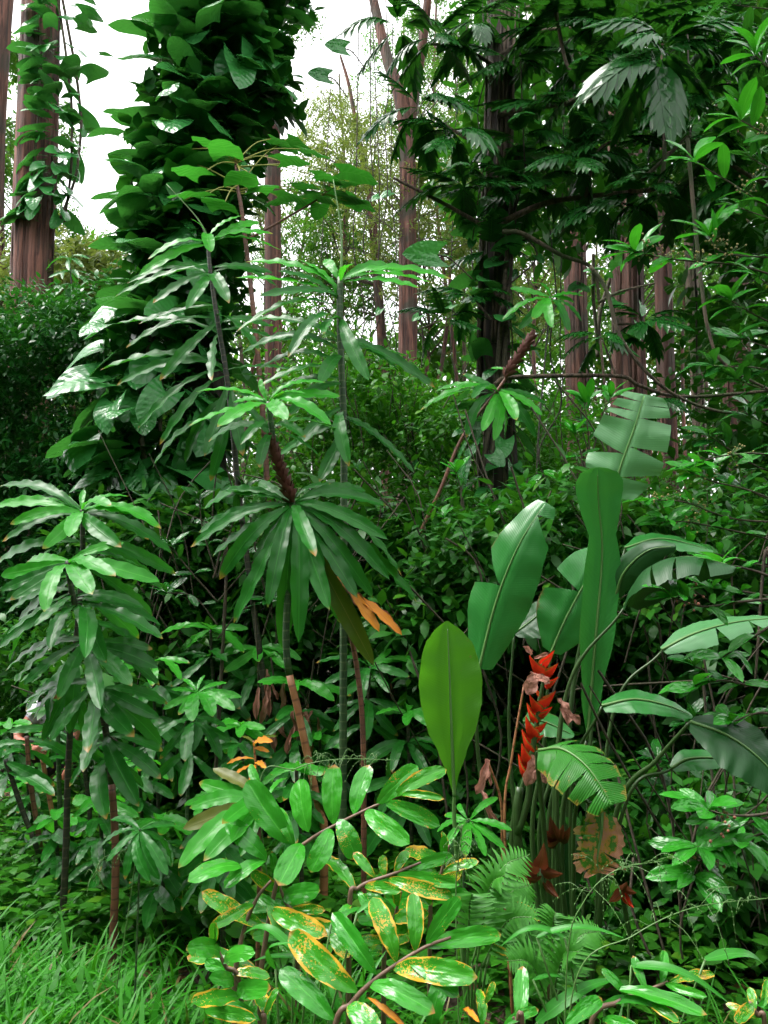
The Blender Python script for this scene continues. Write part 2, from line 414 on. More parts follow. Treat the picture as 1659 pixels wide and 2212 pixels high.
def bractmat():
    m, nt = nodes('red_bract')
    uv = N(nt, 'ShaderNodeUVMap', uv_map='UVMap')
    sep = N(nt, 'ShaderNodeSeparateXYZ', {0: uv.outputs[0]})
    tc = N(nt, 'ShaderNodeTexCoord')
    noi = N(nt, 'ShaderNodeTexNoise', {'Vector': tc.outputs['Object'], 'Scale': 6.0, 'Detail': 3.0})
    e = M_(nt, 'ADD', sep.outputs[0], M_(nt, 'MULTIPLY', M_(nt, 'SUBTRACT', noi.outputs['Fac'], 0.5), 0.10))
    col = MIX(nt, ramp01(nt, noi.outputs['Fac'], 0.3, 0.7), (0.72, 0.014, 0.009), (0.88, 0.060, 0.014))
    col = MIX(nt, ramp01(nt, e, 0.80, 0.90), col, (0.32, 0.22, 0.03))
    col = MIX(nt, ramp01(nt, e, 0.90, 0.97), col, (0.13, 0.19, 0.035))
    pr = N(nt, 'ShaderNodeBsdfPrincipled', {'Base Color': col, 'Roughness': 0.32})
    tr = N(nt, 'ShaderNodeBsdfTranslucent', {'Color': (0.7, 0.03, 0.015, 1)})
    mx = N(nt, 'ShaderNodeMixShader', {0: 0.2, 1: pr.outputs[0], 2: tr.outputs[0]})
    out = N(nt, 'ShaderNodeOutputMaterial')
    nt.links.new(mx.outputs[0], out.inputs['Surface'])
    return m
MAT['bract'] = bractmat()

def groundmat():
    m, nt = nodes('forest_floor')
    tc = N(nt, 'ShaderNodeTexCoord')
    n1 = N(nt, 'ShaderNodeTexNoise', {'Vector': tc.outputs['Object'], 'Scale': 1.3, 'Detail': 6.0, 'Roughness': 0.7})
    n2 = N(nt, 'ShaderNodeTexVoronoi', {'Vector': tc.outputs['Object'], 'Scale': 26.0})
    col = MIX(nt, ramp01(nt, n1.outputs['Fac'], 0.35, 0.65), (0.022, 0.014, 0.009), (0.075, 0.045, 0.026))
    col = MIX(nt, M_(nt, 'MULTIPLY', n2.outputs['Color'], 0.35), col, (0.10, 0.065, 0.035))
    col = MIX(nt, ramp01(nt, n1.outputs['Fac'], 0.55, 0.62), col, (0.02, 0.045, 0.014))
    b = N(nt, 'ShaderNodeBump', {'Height': n2.outputs['Distance'], 'Strength': 0.8, 'Distance': 0.05})
    pr = N(nt, 'ShaderNodeBsdfPrincipled', {'Base Color': col, 'Roughness': 0.9, 'Normal': b.outputs[0]})
    out = N(nt, 'ShaderNodeOutputMaterial')
    nt.links.new(pr.outputs[0], out.inputs['Surface'])
    return m
MAT['ground'] = groundmat()

# ------------------------------------------------------------------ leaf shapes (unit leaves: base at origin, tip at (0,1,0), face up +Z)
def prof(kind, t):
    if kind == 'cane':  return (max(t, 0) ** 1.05 * max(1 - t, 0) ** 0.62) / 0.42 + 0.10 * (1 - t) * (t < 0.3)
    if kind == 'oval':  return (max(t, 0) ** 0.62 * max(1 - t, 0) ** 0.42) / 0.52
    if kind == 'ellip': return (max(t, 0) ** 0.75 * max(1 - t, 0) ** 0.65) / 0.39
    if kind == 'blade': return min(1, (0.35 + t * 4)) * max(1 - t, 0) ** 0.55
    if kind == 'pinna': return min(1, 0.5 + t * 5) * max(1 - t, 0) ** 0.7
    if kind == 'heart': return (math.cos(PI / 2 * t) ** 0.75) * (0.78 + 0.5 * t)
    if kind == 'round': return math.sqrt(max(0, 1 - (1.9 * t - 0.95) ** 2)) * 1.0
    if kind == 'dry':   return (0.3 + t) * max(1 - t, 0) ** 0.3
    return 1

def leaf(name, mat, kind='cane', W=0.11, n=12, m=4, arch=0.08, skew=0.8, fold=0.15, wave=0.0, freq=4.0, seed=0, back=0.0, side=0.0, crumple=0.0, petiole=0.0, sidecurl=0.0):
    r = random.Random(seed)
    ph1, ph2 = r.uniform(0, 6), r.uniform(0, 6)
    V, F, UV = [], [], []
    for i in range(n + 1):
        t = i / n
        w = max(prof(kind, t) * W, 0.002)
        zc = arch * math.sin(PI * t ** skew)
        xc = side * math.sin(PI * t)
        for j in range(m + 1):
            s = j / m * 2 - 1
            a = abs(s)
            wv = wave * a ** 1.4 * math.sin(2 * PI * freq * t + (ph1 if s < 0 else ph2)) * min(1, 4 * t, 5 * (1 - t) + 0.1)
            y = t - back * a ** 1.6 * (1 - t) ** 2
            z = zc + fold * a * w + wv - sidecurl * a * a * w
            x = xc + s * w * (1 + 0.5 * (wave and r.uniform(-0.06, 0.06)))
            if crumple:
                x += r.uniform(-1, 1) * crumple; z += r.uniform(-1, 1) * crumple * 1.6; y += r.uniform(-1, 1) * crumple * 0.7
            V.append((x, y, z)); UV.append((j / m, t))
    for i in range(n):
        for j in range(m):
            a = i * (m + 1) + j
            F.append((a, a + 1, a + m + 2, a + m + 1))
    mb = MB().add(V, F, UV)
    if petiole:
        tube(mb, [Vector((0, 0.02, 0)), Vector((0, -petiole * 0.5, -0.03)), Vector((0, -petiole, -petiole * 0.35))], [0.012, 0.014], 3)
    return mb.mesh(name, mat)

def lobed(name, mat, npair=6, W=0.30, gap=0.75, arch=0.10, seed=0, ang=50, lw=0.065):
    r = random.Random(seed)
    mb = MB()
    def bend(x, y, z=0.0):
        t = min(max(y, 0), 1.1)
        return (x, y, z + arch * math.sin(PI * t ** 0.85) - 0.22 * abs(x) - 0.4 * x * x)
    V, F, UV = [], [], []
    n = 12
    for i in range(n + 1):
        t = i / n
        w = (0.006 if t < 0.1 else 0.075 * (1 - t) ** 0.4 * min(1, (t - 0.08) * 6) + 0.006)
        for j in range(3):
            s = j - 1
            V.append(bend(s * w, t, 0.012 * abs(s))); UV.append((0.5 + s * 0.25, t))
    for i in range(n):
        for j in range(2):
            a = i * 3 + j
            F.append((a, a + 1, a + 4, a + 3))
    mb.add(V, F, UV)
    for sd in (-1, 1):
        for k in range(npair):
            t0 = 0.13 + 0.72 * k / npair + r.uniform(-0.015, 0.015)
            q = (k + 0.5) / npair
            ln = W * (0.55 + 0.75 * math.sin(PI * (q * 0.75 + 0.18))) * r.uniform(0.88, 1.08)
            an = rad(ang - 12 * q + r.uniform(-5, 5))
            dx, dy = math.sin(an) * sd, math.cos(an)
            V, F, UV = [], [], []
            m_ = 6
            for i in range(m_ + 1):
                t = i / m_
                w = lw * (1.15 if t < 0.15 else 1.0) * (max(0.02, 1 - t ** 2.6)) * (0.85 + 0.35 * math.sin(PI * t))
                for j in range(3):
                    s = j - 1
                    x = dx * ln * t + dy * s * w * sd * -1
                    y = t0 + dy * ln * t * 0.95 + dx * s * w * sd
                    V.append(bend(x, y, 0.012 * abs(s) - 0.10 * ln * t * t)); UV.append((0.5 + s * 0.5, t))
            for i in range(m_):
                for j in range(2):
                    a = i * 3 + j
                    F.append((a, a + 1, a + 4, a + 3))
            mb.add(V, F, UV)
    V, F, UV = [], [], []
    for i in range(5):
        t = i / 4
        w = lw * 0.9 * max(0.02, 1 - t ** 2)
        for j in range(3):
            s = j - 1
            V.append(bend(s * w, 0.84 + 0.2 * t, 0.01 * abs(s))); UV.append((0.5 + s * 0.5, t))
    for i in range(4):
        for j in range(2):
            a = i * 3 + j
            F.append((a, a + 1, a + 4, a + 3))
    mb.add(V, F, UV)
    return mb.mesh(name, mat)

def variants(k, f):
    return [f(i) for i in range(k)]

LEAF = dict(
    cane=variants(6, lambda i: leaf('cane_leaf', MAT['cane'], 'cane', 0.104, 20, 4, arch=0.05 + 0.025 * i, fold=0.25, wave=0.013, freq=5.0 + 0.5 * (i % 3), seed=i, side=0.03 * (i % 3 - 1))),
    young=variants(4, lambda i: leaf('young_leaf', MAT['young'], 'cane', 0.110, 20, 4, arch=0.06 + 0.03 * i, fold=0.22, wave=0.013, freq=5.2, seed=20 + i, side=0.03 * (i % 3 - 1))),
    oldcane=variants(2, lambda i: leaf('yellowing_leaf', MAT['oldcane'], 'cane', 0.11, 16, 4, arch=0.06, fold=0.25, wave=0.014, freq=5, seed=30 + i)),
    orange=variants(3, lambda i: leaf('orange_leaf', MAT['orange'], 'cane', 0.10, 14, 4, arch=0.06 + 0.04 * i, fold=0.3, wave=0.025, freq=4, seed=40 + i, crumple=0.004)),
    ginger=variants(5, lambda i: leaf('ginger_leaf', MAT['ginger'], 'oval', 0.20, 14, 6, arch=0.05 + 0.03 * i, fold=0.12, wave=0.014, freq=2.5 + i * 0.4, seed=50 + i, side=0.03 * (i % 3 - 1))),
    ginger_sick=variants(4, lambda i: leaf('spotted_leaf', MAT['ginger_sick'], 'oval', 0.185, 14, 6, arch=0.05 + 0.03 * i, fold=0.14, wave=0.022, freq=3 + i * 0.4, seed=60 + i, side=0.03 * (i % 3 - 1))),
    heart=variants(5, lambda i: leaf('vine_leaf', MAT['heart'], 'heart', 0.41, 10, 6, arch=0.06 + 0.03 * i, fold=0.10, wave=0.02, freq=1.5, seed=70 + i, back=0.30, sidecurl=0.12 * (i % 3), petiole=0.5)),
    bread=variants(5, lambda i: lobed('lobed_leaf', MAT['bread'], 5 + i % 2, 0.27 + 0.02 * (i % 2), arch=0.06 + 0.04 * (i % 4), seed=80 + i, ang=50 - 3 * i, lw=0.056)),
    maca=variants(4, lambda i: leaf('round_leaf', MAT['maca'], 'heart', 0.46, 10, 6, arch=0.05 + 0.02 * i, fold=-0.02, wave=0.03, freq=2.5, seed=90 + i, back=0.26, sidecurl=0.1)),
    shrub=variants(5, lambda i: leaf('shrub_leaf', MAT['shrub'], 'ellip', 0.175, 8, 4, arch=0.03 + 0.03 * i, fold=0.2, wave=0.006, freq=2, seed=100 + i, side=0.03 * (i % 3 - 1))),
    shrub_d=variants(5, lambda i: leaf('dark_shrub_leaf', MAT['shrub_d'], 'ellip', 0.17, 8, 4, arch=0.03 + 0.03 * i, fold=0.2, wave=0.006, freq=2, seed=110 + i, side=0.03 * (i % 3 - 1))),
    pinna=variants(3, lambda i: leaf('pinna', MAT['fern'], 'pinna', 0.12, 8, 2, arch=0.05 + 0.03 * i, fold=0.2, wave=0.01, freq=5, seed=120 + i, side=0.05)),
    blade=variants(4, lambda i: leaf('grass_blade', MAT['blade'], 'blade', 0.034 + 0.006 * i, 14, 2, arch=0.12 + 0.06 * i, skew=1.0, fold=0.5, seed=130 + i, side=0.03 * (i - 1))),
    dry=variants(4, lambda i: leaf('dry_petal', MAT['dry'], 'dry', 0.24, 7, 4, arch=0.10, fold=0.7, wave=0.08, freq=2, seed=140 + i, crumple=0.028)),
)

def put(root, me, base, tip, up=None, roll=0.0, ws=1.0, name='leaf', sub=None):
    base, tip = Vector(base), Vector(tip)
    d = tip - base
    L = max(d.length, 1e-4)
    y = d / L
    up = Vector(up) if up is not None else Vector((0, -0.6, 0.8))
    x = y.cross(up)
    if x.length < 0.15:
        x = y.cross(Vector((0, -1, 0.1)))
        if x.length < 0.15: x = y.cross(Vector((1, 0, 0)))
    x.normalize()
    z = x.cross(y)
    if roll:
        q = Quaternion(y, roll)
        x, z = q @ x, q @ z
    b = base - root.location
    M = Matrix(((x.x * L * ws, y.x * L, z.x * L, b.x), (x.y * L * ws, y.y * L, z.y * L, b.y), (x.z * L * ws, y.z * L, z.z * L, b.z), (0, 0, 0, 1)))
    return link(name, me, sub or root, M)

# ------------------------------------------------------------------ leaf clouds (uncountable foliage), numpy
def unit(a):
    return a / np.maximum(np.linalg.norm(a, axis=-1, keepdims=True), 1e-9)

LT = np.array([(0, 0, 0), (-0.5, 0.33, 0.03), (0.5, 0.33, 0.03), (-0.42, 0.66, 0.0), (0.42, 0.66, 0.0), (0, 1, -0.10)], dtype=np.float32)
LF = np.array([(0, 2, 1), (1, 2, 4), (1, 4, 3), (3, 4, 5)], dtype=np.int32)

def raw_mesh(name, V, T, mat):
    me = bpy.data.meshes.new(name)
    me.vertices.add(len(V)); me.loops.add(len(T) * 3); me.polygons.add(len(T))
    me.vertices.foreach_set('co', V.astype(np.float32).ravel())
    me.loops.foreach_set('vertex_index', T.astype(np.int32).ravel())
    me.polygons.foreach_set('loop_start', np.arange(0, len(T) * 3, 3, dtype=np.int32))
    me.update(calc_edges=True)
    me.materials.append(mat)
    return me

def leaf_cards(base, dirv, nrm, L, W, tmpl=LT, tf=LF):
    n = len(base)
    y = unit(dirv)
    x = unit(np.cross(y, nrm))
    z = np.cross(x, y)
    t = tmpl[None]
    V = base[:, None, :] + x[:, None, :] * (t[..., 0:1] * W[:, None, None]) + y[:, None, :] * (t[..., 1:2] * L[:, None, None]) + z[:, None, :] * (t[..., 2:3] * L[:, None, None])
    k = len(tmpl)
    T = tf[None] + (np.arange(n) * k)[:, None, None]
    return V.reshape(-1, 3), T.reshape(-1, 3)

def twig_cloud(vols, per, size, wr=0.42, k=7, twig=0.22, droop=0.25, shell=0.3, up=0.4):
    """vols: (cx,cy,cz,rx,ry,rz); leaves set along short twigs that point outwards"""
    B, D, NN, LL = [], [], [], []
    for (cx, cy, cz, rx, ry, rz) in vols:
        n = per
        vs_ = rng.uniform(0.7, 1.4)
        dv = unit(rng.normal(size=(n, 3)))
        r = rng.uniform(0, 1, (n, 1)) ** shell
        p = np.array([cx, cy, cz]) + dv * r * np.array([rx, ry, rz])
        td = unit(dv * 0.8 + rng.normal(size=(n, 3)) * 0.5 + np.array([0, 0, up]))
        a1 = unit(np.cross(td, rng.normal(size=(n, 3))))
        a2 = np.cross(td, a1)
        for i in range(k):
            ph = i * 2.4 + rng.uniform(-0.4, 0.4, (n, 1))
            perp = a1 * np.cos(ph) + a2 * np.sin(ph)
            f = (i + 0.5) / k
            b = p + td * (twig * f)
            d = td * (0.25 + 0.6 * f) + perp + np.array([0, 0, -droop]) + rng.normal(size=(n, 3)) * 0.15
            nn = np.array([0, 0, 1.0]) + td * 0.4 + rng.normal(size=(n, 3)) * 0.35
            B.append(b); D.append(d); NN.append(nn)
            LL.append(size * vs_ * rng.uniform(0.6, 1.25, n))
    B = np.concatenate(B); D = np.concatenate(D); NN = np.concatenate(NN); LL = np.concatenate(LL)
    return leaf_cards(B, D, NN, LL, LL * wr)

def join_vt(lst):
    V, T, o = [], [], 0
    for v, t in lst:
        V.append(v); T.append(t + o); o += len(v)
    return np.concatenate(V), np.concatenate(T)
# ================================================================== SETTING: ground
def build_ground():
    xs = list(np.linspace(-14, 14, 113)); ys = list(np.linspace(-4, 40, 177))
    xs = [-60, -35, -20] + xs + [20, 35, 60]
    ys = [-30, -12] + ys + [50, 64, 80]
    V, F = [], []
    for y in ys:
        for x in xs:
            xx, yy = min(max(x, -14), 14), min(max(y, -4), 40)
            V.append((x, y, ground(xx, yy) + random.uniform(-0.012, 0.012)))
    w = len(xs)
    for i in range(len(ys) - 1):
        for j in range(w - 1):
            a = i * w + j
            F.append((a, a + 1, a + w + 1, a + w))
    o = link('ground', MB().add(V, F).mesh('ground', MAT['ground']))
    tag(o, 'dark brown forest floor under the plants', 'ground', kind='structure')
build_ground()

# ================================================================== trees with fibrous bark
def ridged(seed, amp=1.0):
    r = random.Random(seed)
    p = [(k, r.uniform(0, 6), r.uniform(-0.7, 0.7)) for k in (2, 5, 9, 14, 22)]
    A = (0.05, 0.035, 0.03, 0.028, 0.022)
    def f(a, L):
        return 1 + amp * sum(w * math.sin(k * a + ph + L * tw * (1 + 0.25 * math.sin(L * 0.9 + ph))) for w, (k, ph, tw) in zip(A, p))
    return f

def trunk_mb(path, r0, r1, seed, sides=44, n=70, flare=0.35, amp=1.0):
    mb = MB()
    pts = catmull(path, n)
    zb = pts[0].z
    radii = []
    for i in range(n):
        t = i / (n - 1)
        radii.append((r0 + (r1 - r0) * t) * (1 + flare * math.exp(-(pts[i].z - zb) / 0.6)))
    return tube(mb, pts, radii, sides, ridged(seed, amp))

def crown_mesh(name, mat, nclump, R, H, per, size, seed, clump=(0.35, 0.75), twig=0.3):
    global rng
    keep = rng
    rng = np.random.default_rng(seed)
    vols = []
    for i in range(nclump):
        a = rng.uniform(0, 2 * PI); r = R * math.sqrt(rng.uniform(0.02, 1)); z = rng.uniform(0, 1)
        rr = r * (0.45 + 0.75 * math.sin(PI * min(1, z * 0.8 + 0.15)))
        c = rng.uniform(*clump)
        vols.append((rr * math.cos(a), rr * math.sin(a), z * H, c * 1.25, c * 1.25, c * 0.6))
    V, T = twig_cloud(vols, per, size, wr=0.38, k=6, twig=twig, droop=0.35, shell=0.45)
    rng = keep
    me = raw_mesh(name, V, T, mat)
    return me, vols

CROWN = [crown_mesh('crown', MAT['crown'], 46, 2.3, 7.0, 23, 0.16, 11), crown_mesh('crown', MAT['crown'], 40, 2.0, 6.0, 23, 0.15, 12),
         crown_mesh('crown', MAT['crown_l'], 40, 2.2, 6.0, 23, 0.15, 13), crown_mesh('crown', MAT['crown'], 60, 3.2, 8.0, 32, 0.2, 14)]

PATHEND = {}
def strips(root, path, r0, r1, n, seed, mat):
    """loose ribbons of peeling bark that follow the trunk"""
    rr = random.Random(seed)
    pts = catmull(path, 80)
    mb = MB()
    for i in range(n):
        k0 = rr.randint(0, 66); ln = rr.randint(5, 13)
        a = rr.uniform(-PI, PI); tw = rr.uniform(-0.03, 0.03); w = rr.uniform(0.012, 0.035)
        V, F = [], []
        for j in range(ln):
            k = min(79, k0 + j)
            r = (r0 + (r1 - r0) * k / 79) * (1.03 + 0.05 * rr.random() * (1 if j in (0, ln - 1) else 0.3))
            aa = a + tw * j
            ww = w * math.sin(PI * (j + 0.6) / (ln + 0.2)) / r0
            for s in (-1, 1):
                V.append(pts[k] + Vector((math.cos(aa + s * ww) * r, math.sin(aa + s * ww) * r, 0)))
        for j in range(ln - 1):
            F.append((2 * j, 2 * j + 1, 2 * j + 3, 2 * j + 2))
        mb.add(V, F)
    o = part(root, 'bark_strips', mb, MAT[mat], smooth=False)
    o['kind'] = 'stuff'

def tree(label, path, r0, r1, bark, crowns, seed, group=None, fork=None, flare=0.35, name='forest_tree', amp=1.0, sides=44):
    b = path[0]
    root = thing(name, label, 'tree', b, group)
    PATHEND[root.name] = (path[-2].copy(), path[-1].copy(), r1)
    part(root, 'trunk', trunk_mb(path, r0, r1, seed, flare=flare, amp=amp * 1.5, sides=sides), MAT[bark])
    if sides == 44 and bark != 'barkd': strips(root, path, r0, r1, 150, seed, rr_choice(bark))
    for fp, fr0, fr1 in (fork or []):
        part(root, 'limb', tube(MB(), catmull(fp, 24), [fr0, fr1], 20, ridged(seed + 5)), MAT[bark])
    for (ci, loc, sc, rz) in crowns:
        me, vols = CROWN[ci]
        M = Matrix.Translation(loc - b) @ Matrix.Rotation(rz, 4, 'Z') @ Matrix.Scale(sc, 4)
        c = link('crown', me, root, M)
        c['kind'] = 'stuff'
        mb = MB()
        r = random.Random(seed)
        for (x, y, z, cx, _, _) in vols[::2]:
            q = M @ Vector((x, y, z)) + b
            zt = (q.z - b.z)
            ax = path_at(path, max(0.5, q.z - 0.5 - 0.5 * math.hypot(q.x - loc.x, q.y - loc.y)))
            mid = ax.lerp(q, 0.5) + Vector((r.uniform(-.1, .1), r.uniform(-.1, .1), 0.15))
            tube(mb, catmull([ax, mid, q], 7), [0.035 * sc, 0.008], 4)
        part(root, 'branches', mb, MAT['twig'])
    return root

def rr_choice(bark):
    return {'bark': 'bark2', 'bark2': 'bark', 'bark3': 'bark3'}.get(bark, 'bark2')

def path_at(path, z):
    pts = catmull(path, 30)
    best = min(pts, key=lambda p: abs(p.z - z))
    return best.copy()

def straight(u0, v1, u1, d, d1=None, wob=0.1, seed=0):
    """trunk path from the ground below u0 to the point seen at (u1, v1)"""
    r = random.Random(seed)
    a = base_at(u0, d); a.z -= 0.1
    b = P(u1, v1, d1 or d)
    pts = [a]
    for k in (0.3, 0.65):
        q = a.lerp(b, k)
        pts.append(q + Vector((r.uniform(-wob, wob), r.uniform(-wob, wob), 0)))
    return pts + [b]

# big trees whose trunks can be told apart
tA = tree('thick red-barked tree at the far left with vine leaves on its right side', straight(52, -120, 92, 12.5, wob=0.05, seed=1), 0.345, 0.30, 'bark', [], 1, flare=0.25)
tree('red-barked trunk cut by the upper left corner of the picture', straight(-40, -100, 8, 15.0, wob=0.1, seed=2), 0.30, 0.24, 'bark', [], 2)
tree('slim red trunk rising straight between the vine column and the tall cane', straight(604, -120, 585, 16.0, wob=0.08, seed=3), 0.19, 0.13, 'bark',
     [(1, P(590, 60, 16.0), 0.5, 0.3)], 3)
p8 = straight(885, 300, 880, 17.0, wob=0.1, seed=4)
tree('forked pale red trunk in the background just left of the dark lobed-leaf tree', p8, 0.22, 0.17, 'bark',
     [(2, P(820, 560, 18.0), 0.55, 1.0), (2, P(925, 680, 18.0), 0.6, 2.0), (1, P(950, 330, 19), 0.5, 0.5)], 4,
     fork=[([p8[-1], P(862, 200, 17.0), P(835, 120, 17.2), P(800, -30, 17.5)], 0.17, 0.10), ([p8[-1], P(895, 200, 17.0), P(915, 80, 16.8), P(930, -60, 16.6)], 0.15, 0.08)])
p9 = straight(845, 420, 800, 21.0, wob=0.2, seed=5)
tree('thin leaning trunk with pale leaves left of the forked trunk', p9, 0.17, 0.10, 'bark', [(2, P(750, 460, 21), 0.6, 0.2), (0, P(690, 680, 22), 0.6, 1.3)], 5,
     fork=[([p9[-1], P(780, 330, 21), P(755, 190, 21), P(735, 120, 21)], 0.09, 0.03)])
tree('dark red trunk behind the slanting brown cane, right of the dark lobed-leaf tree', straight(1243, -150, 1230, 11.5, wob=0.08, seed=6), 0.165, 0.14, 'bark2', [(0, P(1180, 170, 12.5), 0.6, 0.7)], 6)
tree('thick shaggy red trunk behind the torn upright heliconia leaf', straight(1365, -80, 1330, 10.0, wob=0.05, seed=7), 0.215, 0.18, 'bark', [], 7, amp=1.8)
tree('dark red trunk just right of the torn heliconia leaf', straight(1447, -150, 1425, 12.5, wob=0.06, seed=8), 0.155, 0.12, 'bark2', [(3, P(1400, 150, 15.0), 0.6, 2.0)], 8)
tree('thin pale trunk right of the dark red trunks, behind the berry shrubs', straight(1505, -150, 1495, 12.0, wob=0.12, seed=9), 0.10, 0.07, 'bark3', [(0, P(1520, 330, 14), 0.6, 2.0)], 9)
tree('dark red trunk near the right edge behind the berry shrubs', straight(1590, -100, 1560, 11.0, wob=0.08, seed=10), 0.19, 0.15, 'bark2', [(3, P(1600, 40, 14.0), 0.6, 0.4)], 10)

FG = 'slender trees of the forest behind'
far = [(672, 25, 620, 2, .8), (735, 22, 640, 0, .7), (815, 27, 520, 2, .8), (770, 30, 760, 1, .9), (905, 25, 640, 1, .9), (960, 22, 480, 2, .7), (1010, 26, 600, 0, .8), (985, 24, 250, 2, .6),
       (1060, 20, 620, 1, .7), (1120, 24, 480, 0, .8), (1180, 17, 640, 2, .6), (1290, 21, 560, 0, .8), (1400, 19, 600, 1, .7), (1480, 23, 560, 0, .8), (1340, 26, 300, 0, .8),
       (1560, 20, 460, 2, .8), (1640, 19, 360, 3, .7), (1700, 18, 600, 0, .8), (620, 22, 700, 1, .7), (720, 24, 330, 2, .5),
       (330, 24, 700, 0, .8), (215, 25, 760, 2, .7), (150, 21, 760, 1, .7), (120, 27, 720, 2, .7), (20, 20, 560, 0, .7), (-60, 18, 400, 3, .6), (560, 25, 560, 2, .6), (480, 24, 300, 1, .6), (865, 24, 210, 1, .6), (950, 23, 90, 0, .5)]
FL = "far slender tree with light leaves right of the slim red trunk|far slender tree directly behind the tallest cane|far light-leaved tree left of the forked pale trunk|farthest tree low behind the tallest cane's right side|far tree low behind the foot of the forked trunk|far light-leaved tree right of the forked trunk|far tree between the forked trunk and the lobed-leaf trunk|far light-leaved tree high between the forked trunk and the lobed-leaf trunk|far tree directly behind the lobed-leaf trunk|far tree just right of the lobed-leaf trunk|far light-leaved tree behind the small high cane tuft|far tree between the two dark red trunks right of centre|far tree right behind the shaggy red trunk|far tree behind the thin pale trunk|far tall tree whose crown shows above the shaggy red trunk|far light-leaved tree at the right behind the dark-leaved shrub|far tree at the right picture edge, upper half|far tree cut by the right picture edge|far tree just right of the vine column, low|far small light tree high in the sky gap right of the vine column|far tree hidden mostly behind the vine column|far light-leaved tree low in the white sky gap at left|far tree low in the sky gap beside the thick left trunk|farthest light tree low in the sky gap at left|far tree behind the thick far-left trunk|far tree cut by the left picture edge|far light-leaved tree between the vine column and the slim red trunk|far tree glimpsed high behind the vine column's right edge|far thin-crowned tree rising above the fork of the pale forked trunk|far sparse crown at the top edge left of the lobed-leaf trunk".split('|')
for i, (u, d, v, ci, sc) in enumerate(far):
    c = P(u, v, d)
    rr = random.Random(300 + i)
    pa = straight(u + rr.uniform(-25, 25), v - 170, u + rr.uniform(-15, 15), d, wob=0.6, seed=300 + i)
    tree(FL[i], pa, rr.uniform(0.05, 0.10), 0.03, rr.choice(['bark', 'bark', 'bark3']), [(ci, c - Vector((0, 0, 1.0)), sc, rr.uniform(0, 6))], 300 + i, FG, sides=14, name='slender_tree')

# high crowns of the big trees, unseen above the view, added to darken the understory
def unseen_shade_crown(mat, seed):
    global rng
    keep = rng; rng = np.random.default_rng(seed)
    vols = []
    for i in range(30):
        a = rng.uniform(0, 2 * PI); r = 4.2 * math.sqrt(rng.uniform(0, 1))
        vols.append((r * math.cos(a), r * math.sin(a), rng.uniform(0, 4.5), 1.1, 1.1, 0.6))
    V, T = twig_cloud(vols, 26, 0.5, wr=0.4, k=6, twig=0.6, droop=0.35, shell=0.45)
    rng = keep
    return raw_mesh('unseen_shade_crown', V, T, mat)
HC = unseen_shade_crown(MAT['crown'], 21)
hi = [o for o in COL.objects if o.name.startswith('forest_tree') and o.location.y < 14.0 and o.location.x > -3]
for k, o in enumerate(hi):
    for dx, dy, z in ((0, 0, 17.5 + (k * 1.7) % 4),):
        top = Vector((dx, dy, z))
        zmin = 1.6 + 0.93 * (o.location.y + dy + 5.2)       # keep the leaves above the top of the view
        top.z = max(top.z, zmin - o.location.z)
        c = link('unseen_shade_crown', HC, o, Matrix.Translation(top) @ Matrix.Rotation(k * 1.1, 4, 'Z'))
        c['kind'] = 'stuff'
    e0, e1, er = PATHEND[o.name]
    ext = e1 + (e1 - e0).normalized() * 4.0
    tube_mb = tube(MB(), catmull([e1 - (e1 - e0).normalized() * 0.1, ext, o.location + top], 14), [er * 0.98, er * 0.4], 20)
    part(o, 'upper_trunk', tube_mb, MAT['bark2'])

# ================================================================== undergrowth (uncountable leaves)
def vols_uv(us, vs, ds, r, jit=0.6, skip=0.12):
    out = []
    for u in us:
        for v in vs:
            if random.random() < skip: continue
            d = random.uniform(*ds)
            p = P(u + random.uniform(-jit, jit) * 60, v + random.uniform(-jit, jit) * 60, d)
            g = ground(p.x, p.y)
            q = r * random.uniform(0.75, 1.25)
            if p.z < g - q * 0.5: continue
            out.append((p.x, p.y, p.z, q, q, q * 0.8))
    return out

def stuff(name, label, cat, lst, mat):
    V, T = join_vt(lst)
    o = link(name, raw_mesh(name, V, T, mat))
    return tag(o, label, cat, kind='stuff')

wood = []
for u in range(-150, 1900, 75):
    lo = 620 if u < 300 else (760 if u < 1050 else 620)
    for v in range(lo, 1200, 80):
        d = random.uniform(27, 36)
        p = P(u + random.uniform(-40, 40), v + random.uniform(-40, 40), d)
        wood.append((p.x, p.y, p.z, 1.5, 1.5, 1.0))
stuff('distant_wood', 'blurred mass of far green foliage low between the trunks', 'foliage', [twig_cloud(wood, 85, 0.32, wr=0.45, k=6, twig=0.5, shell=0.5)], MAT['crown'])

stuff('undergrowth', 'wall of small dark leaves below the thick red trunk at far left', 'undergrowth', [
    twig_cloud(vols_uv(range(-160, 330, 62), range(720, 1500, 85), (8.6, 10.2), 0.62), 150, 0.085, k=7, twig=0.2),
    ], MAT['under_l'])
stuff('sunlit_tone_foliage', 'yellow-green foliage with sunlit brightness in its colour, low under the white glare beside the thick left trunk', 'foliage', [
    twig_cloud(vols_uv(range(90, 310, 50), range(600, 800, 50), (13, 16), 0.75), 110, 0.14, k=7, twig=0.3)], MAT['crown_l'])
stuff('undergrowth', 'light green shrubby leaves filling the middle distance between the canes and heliconia', 'undergrowth', [
    twig_cloud(vols_uv(range(640, 1200, 62), range(930, 1330, 75), (8.5, 11.5), 0.6), 110, 0.10, k=7, twig=0.24),
    twig_cloud(vols_uv(range(640, 1120, 40), (800, 870), (8.5, 12.0), 0.42, jit=1.2, skip=0.45), 60, 0.10, k=7, twig=0.3),
    twig_cloud(vols_uv(range(1160, 1760, 75), range(1100, 1330, 80), (8.0, 11.0), 0.6), 80, 0.10, k=7, twig=0.24)], MAT['under_c'])
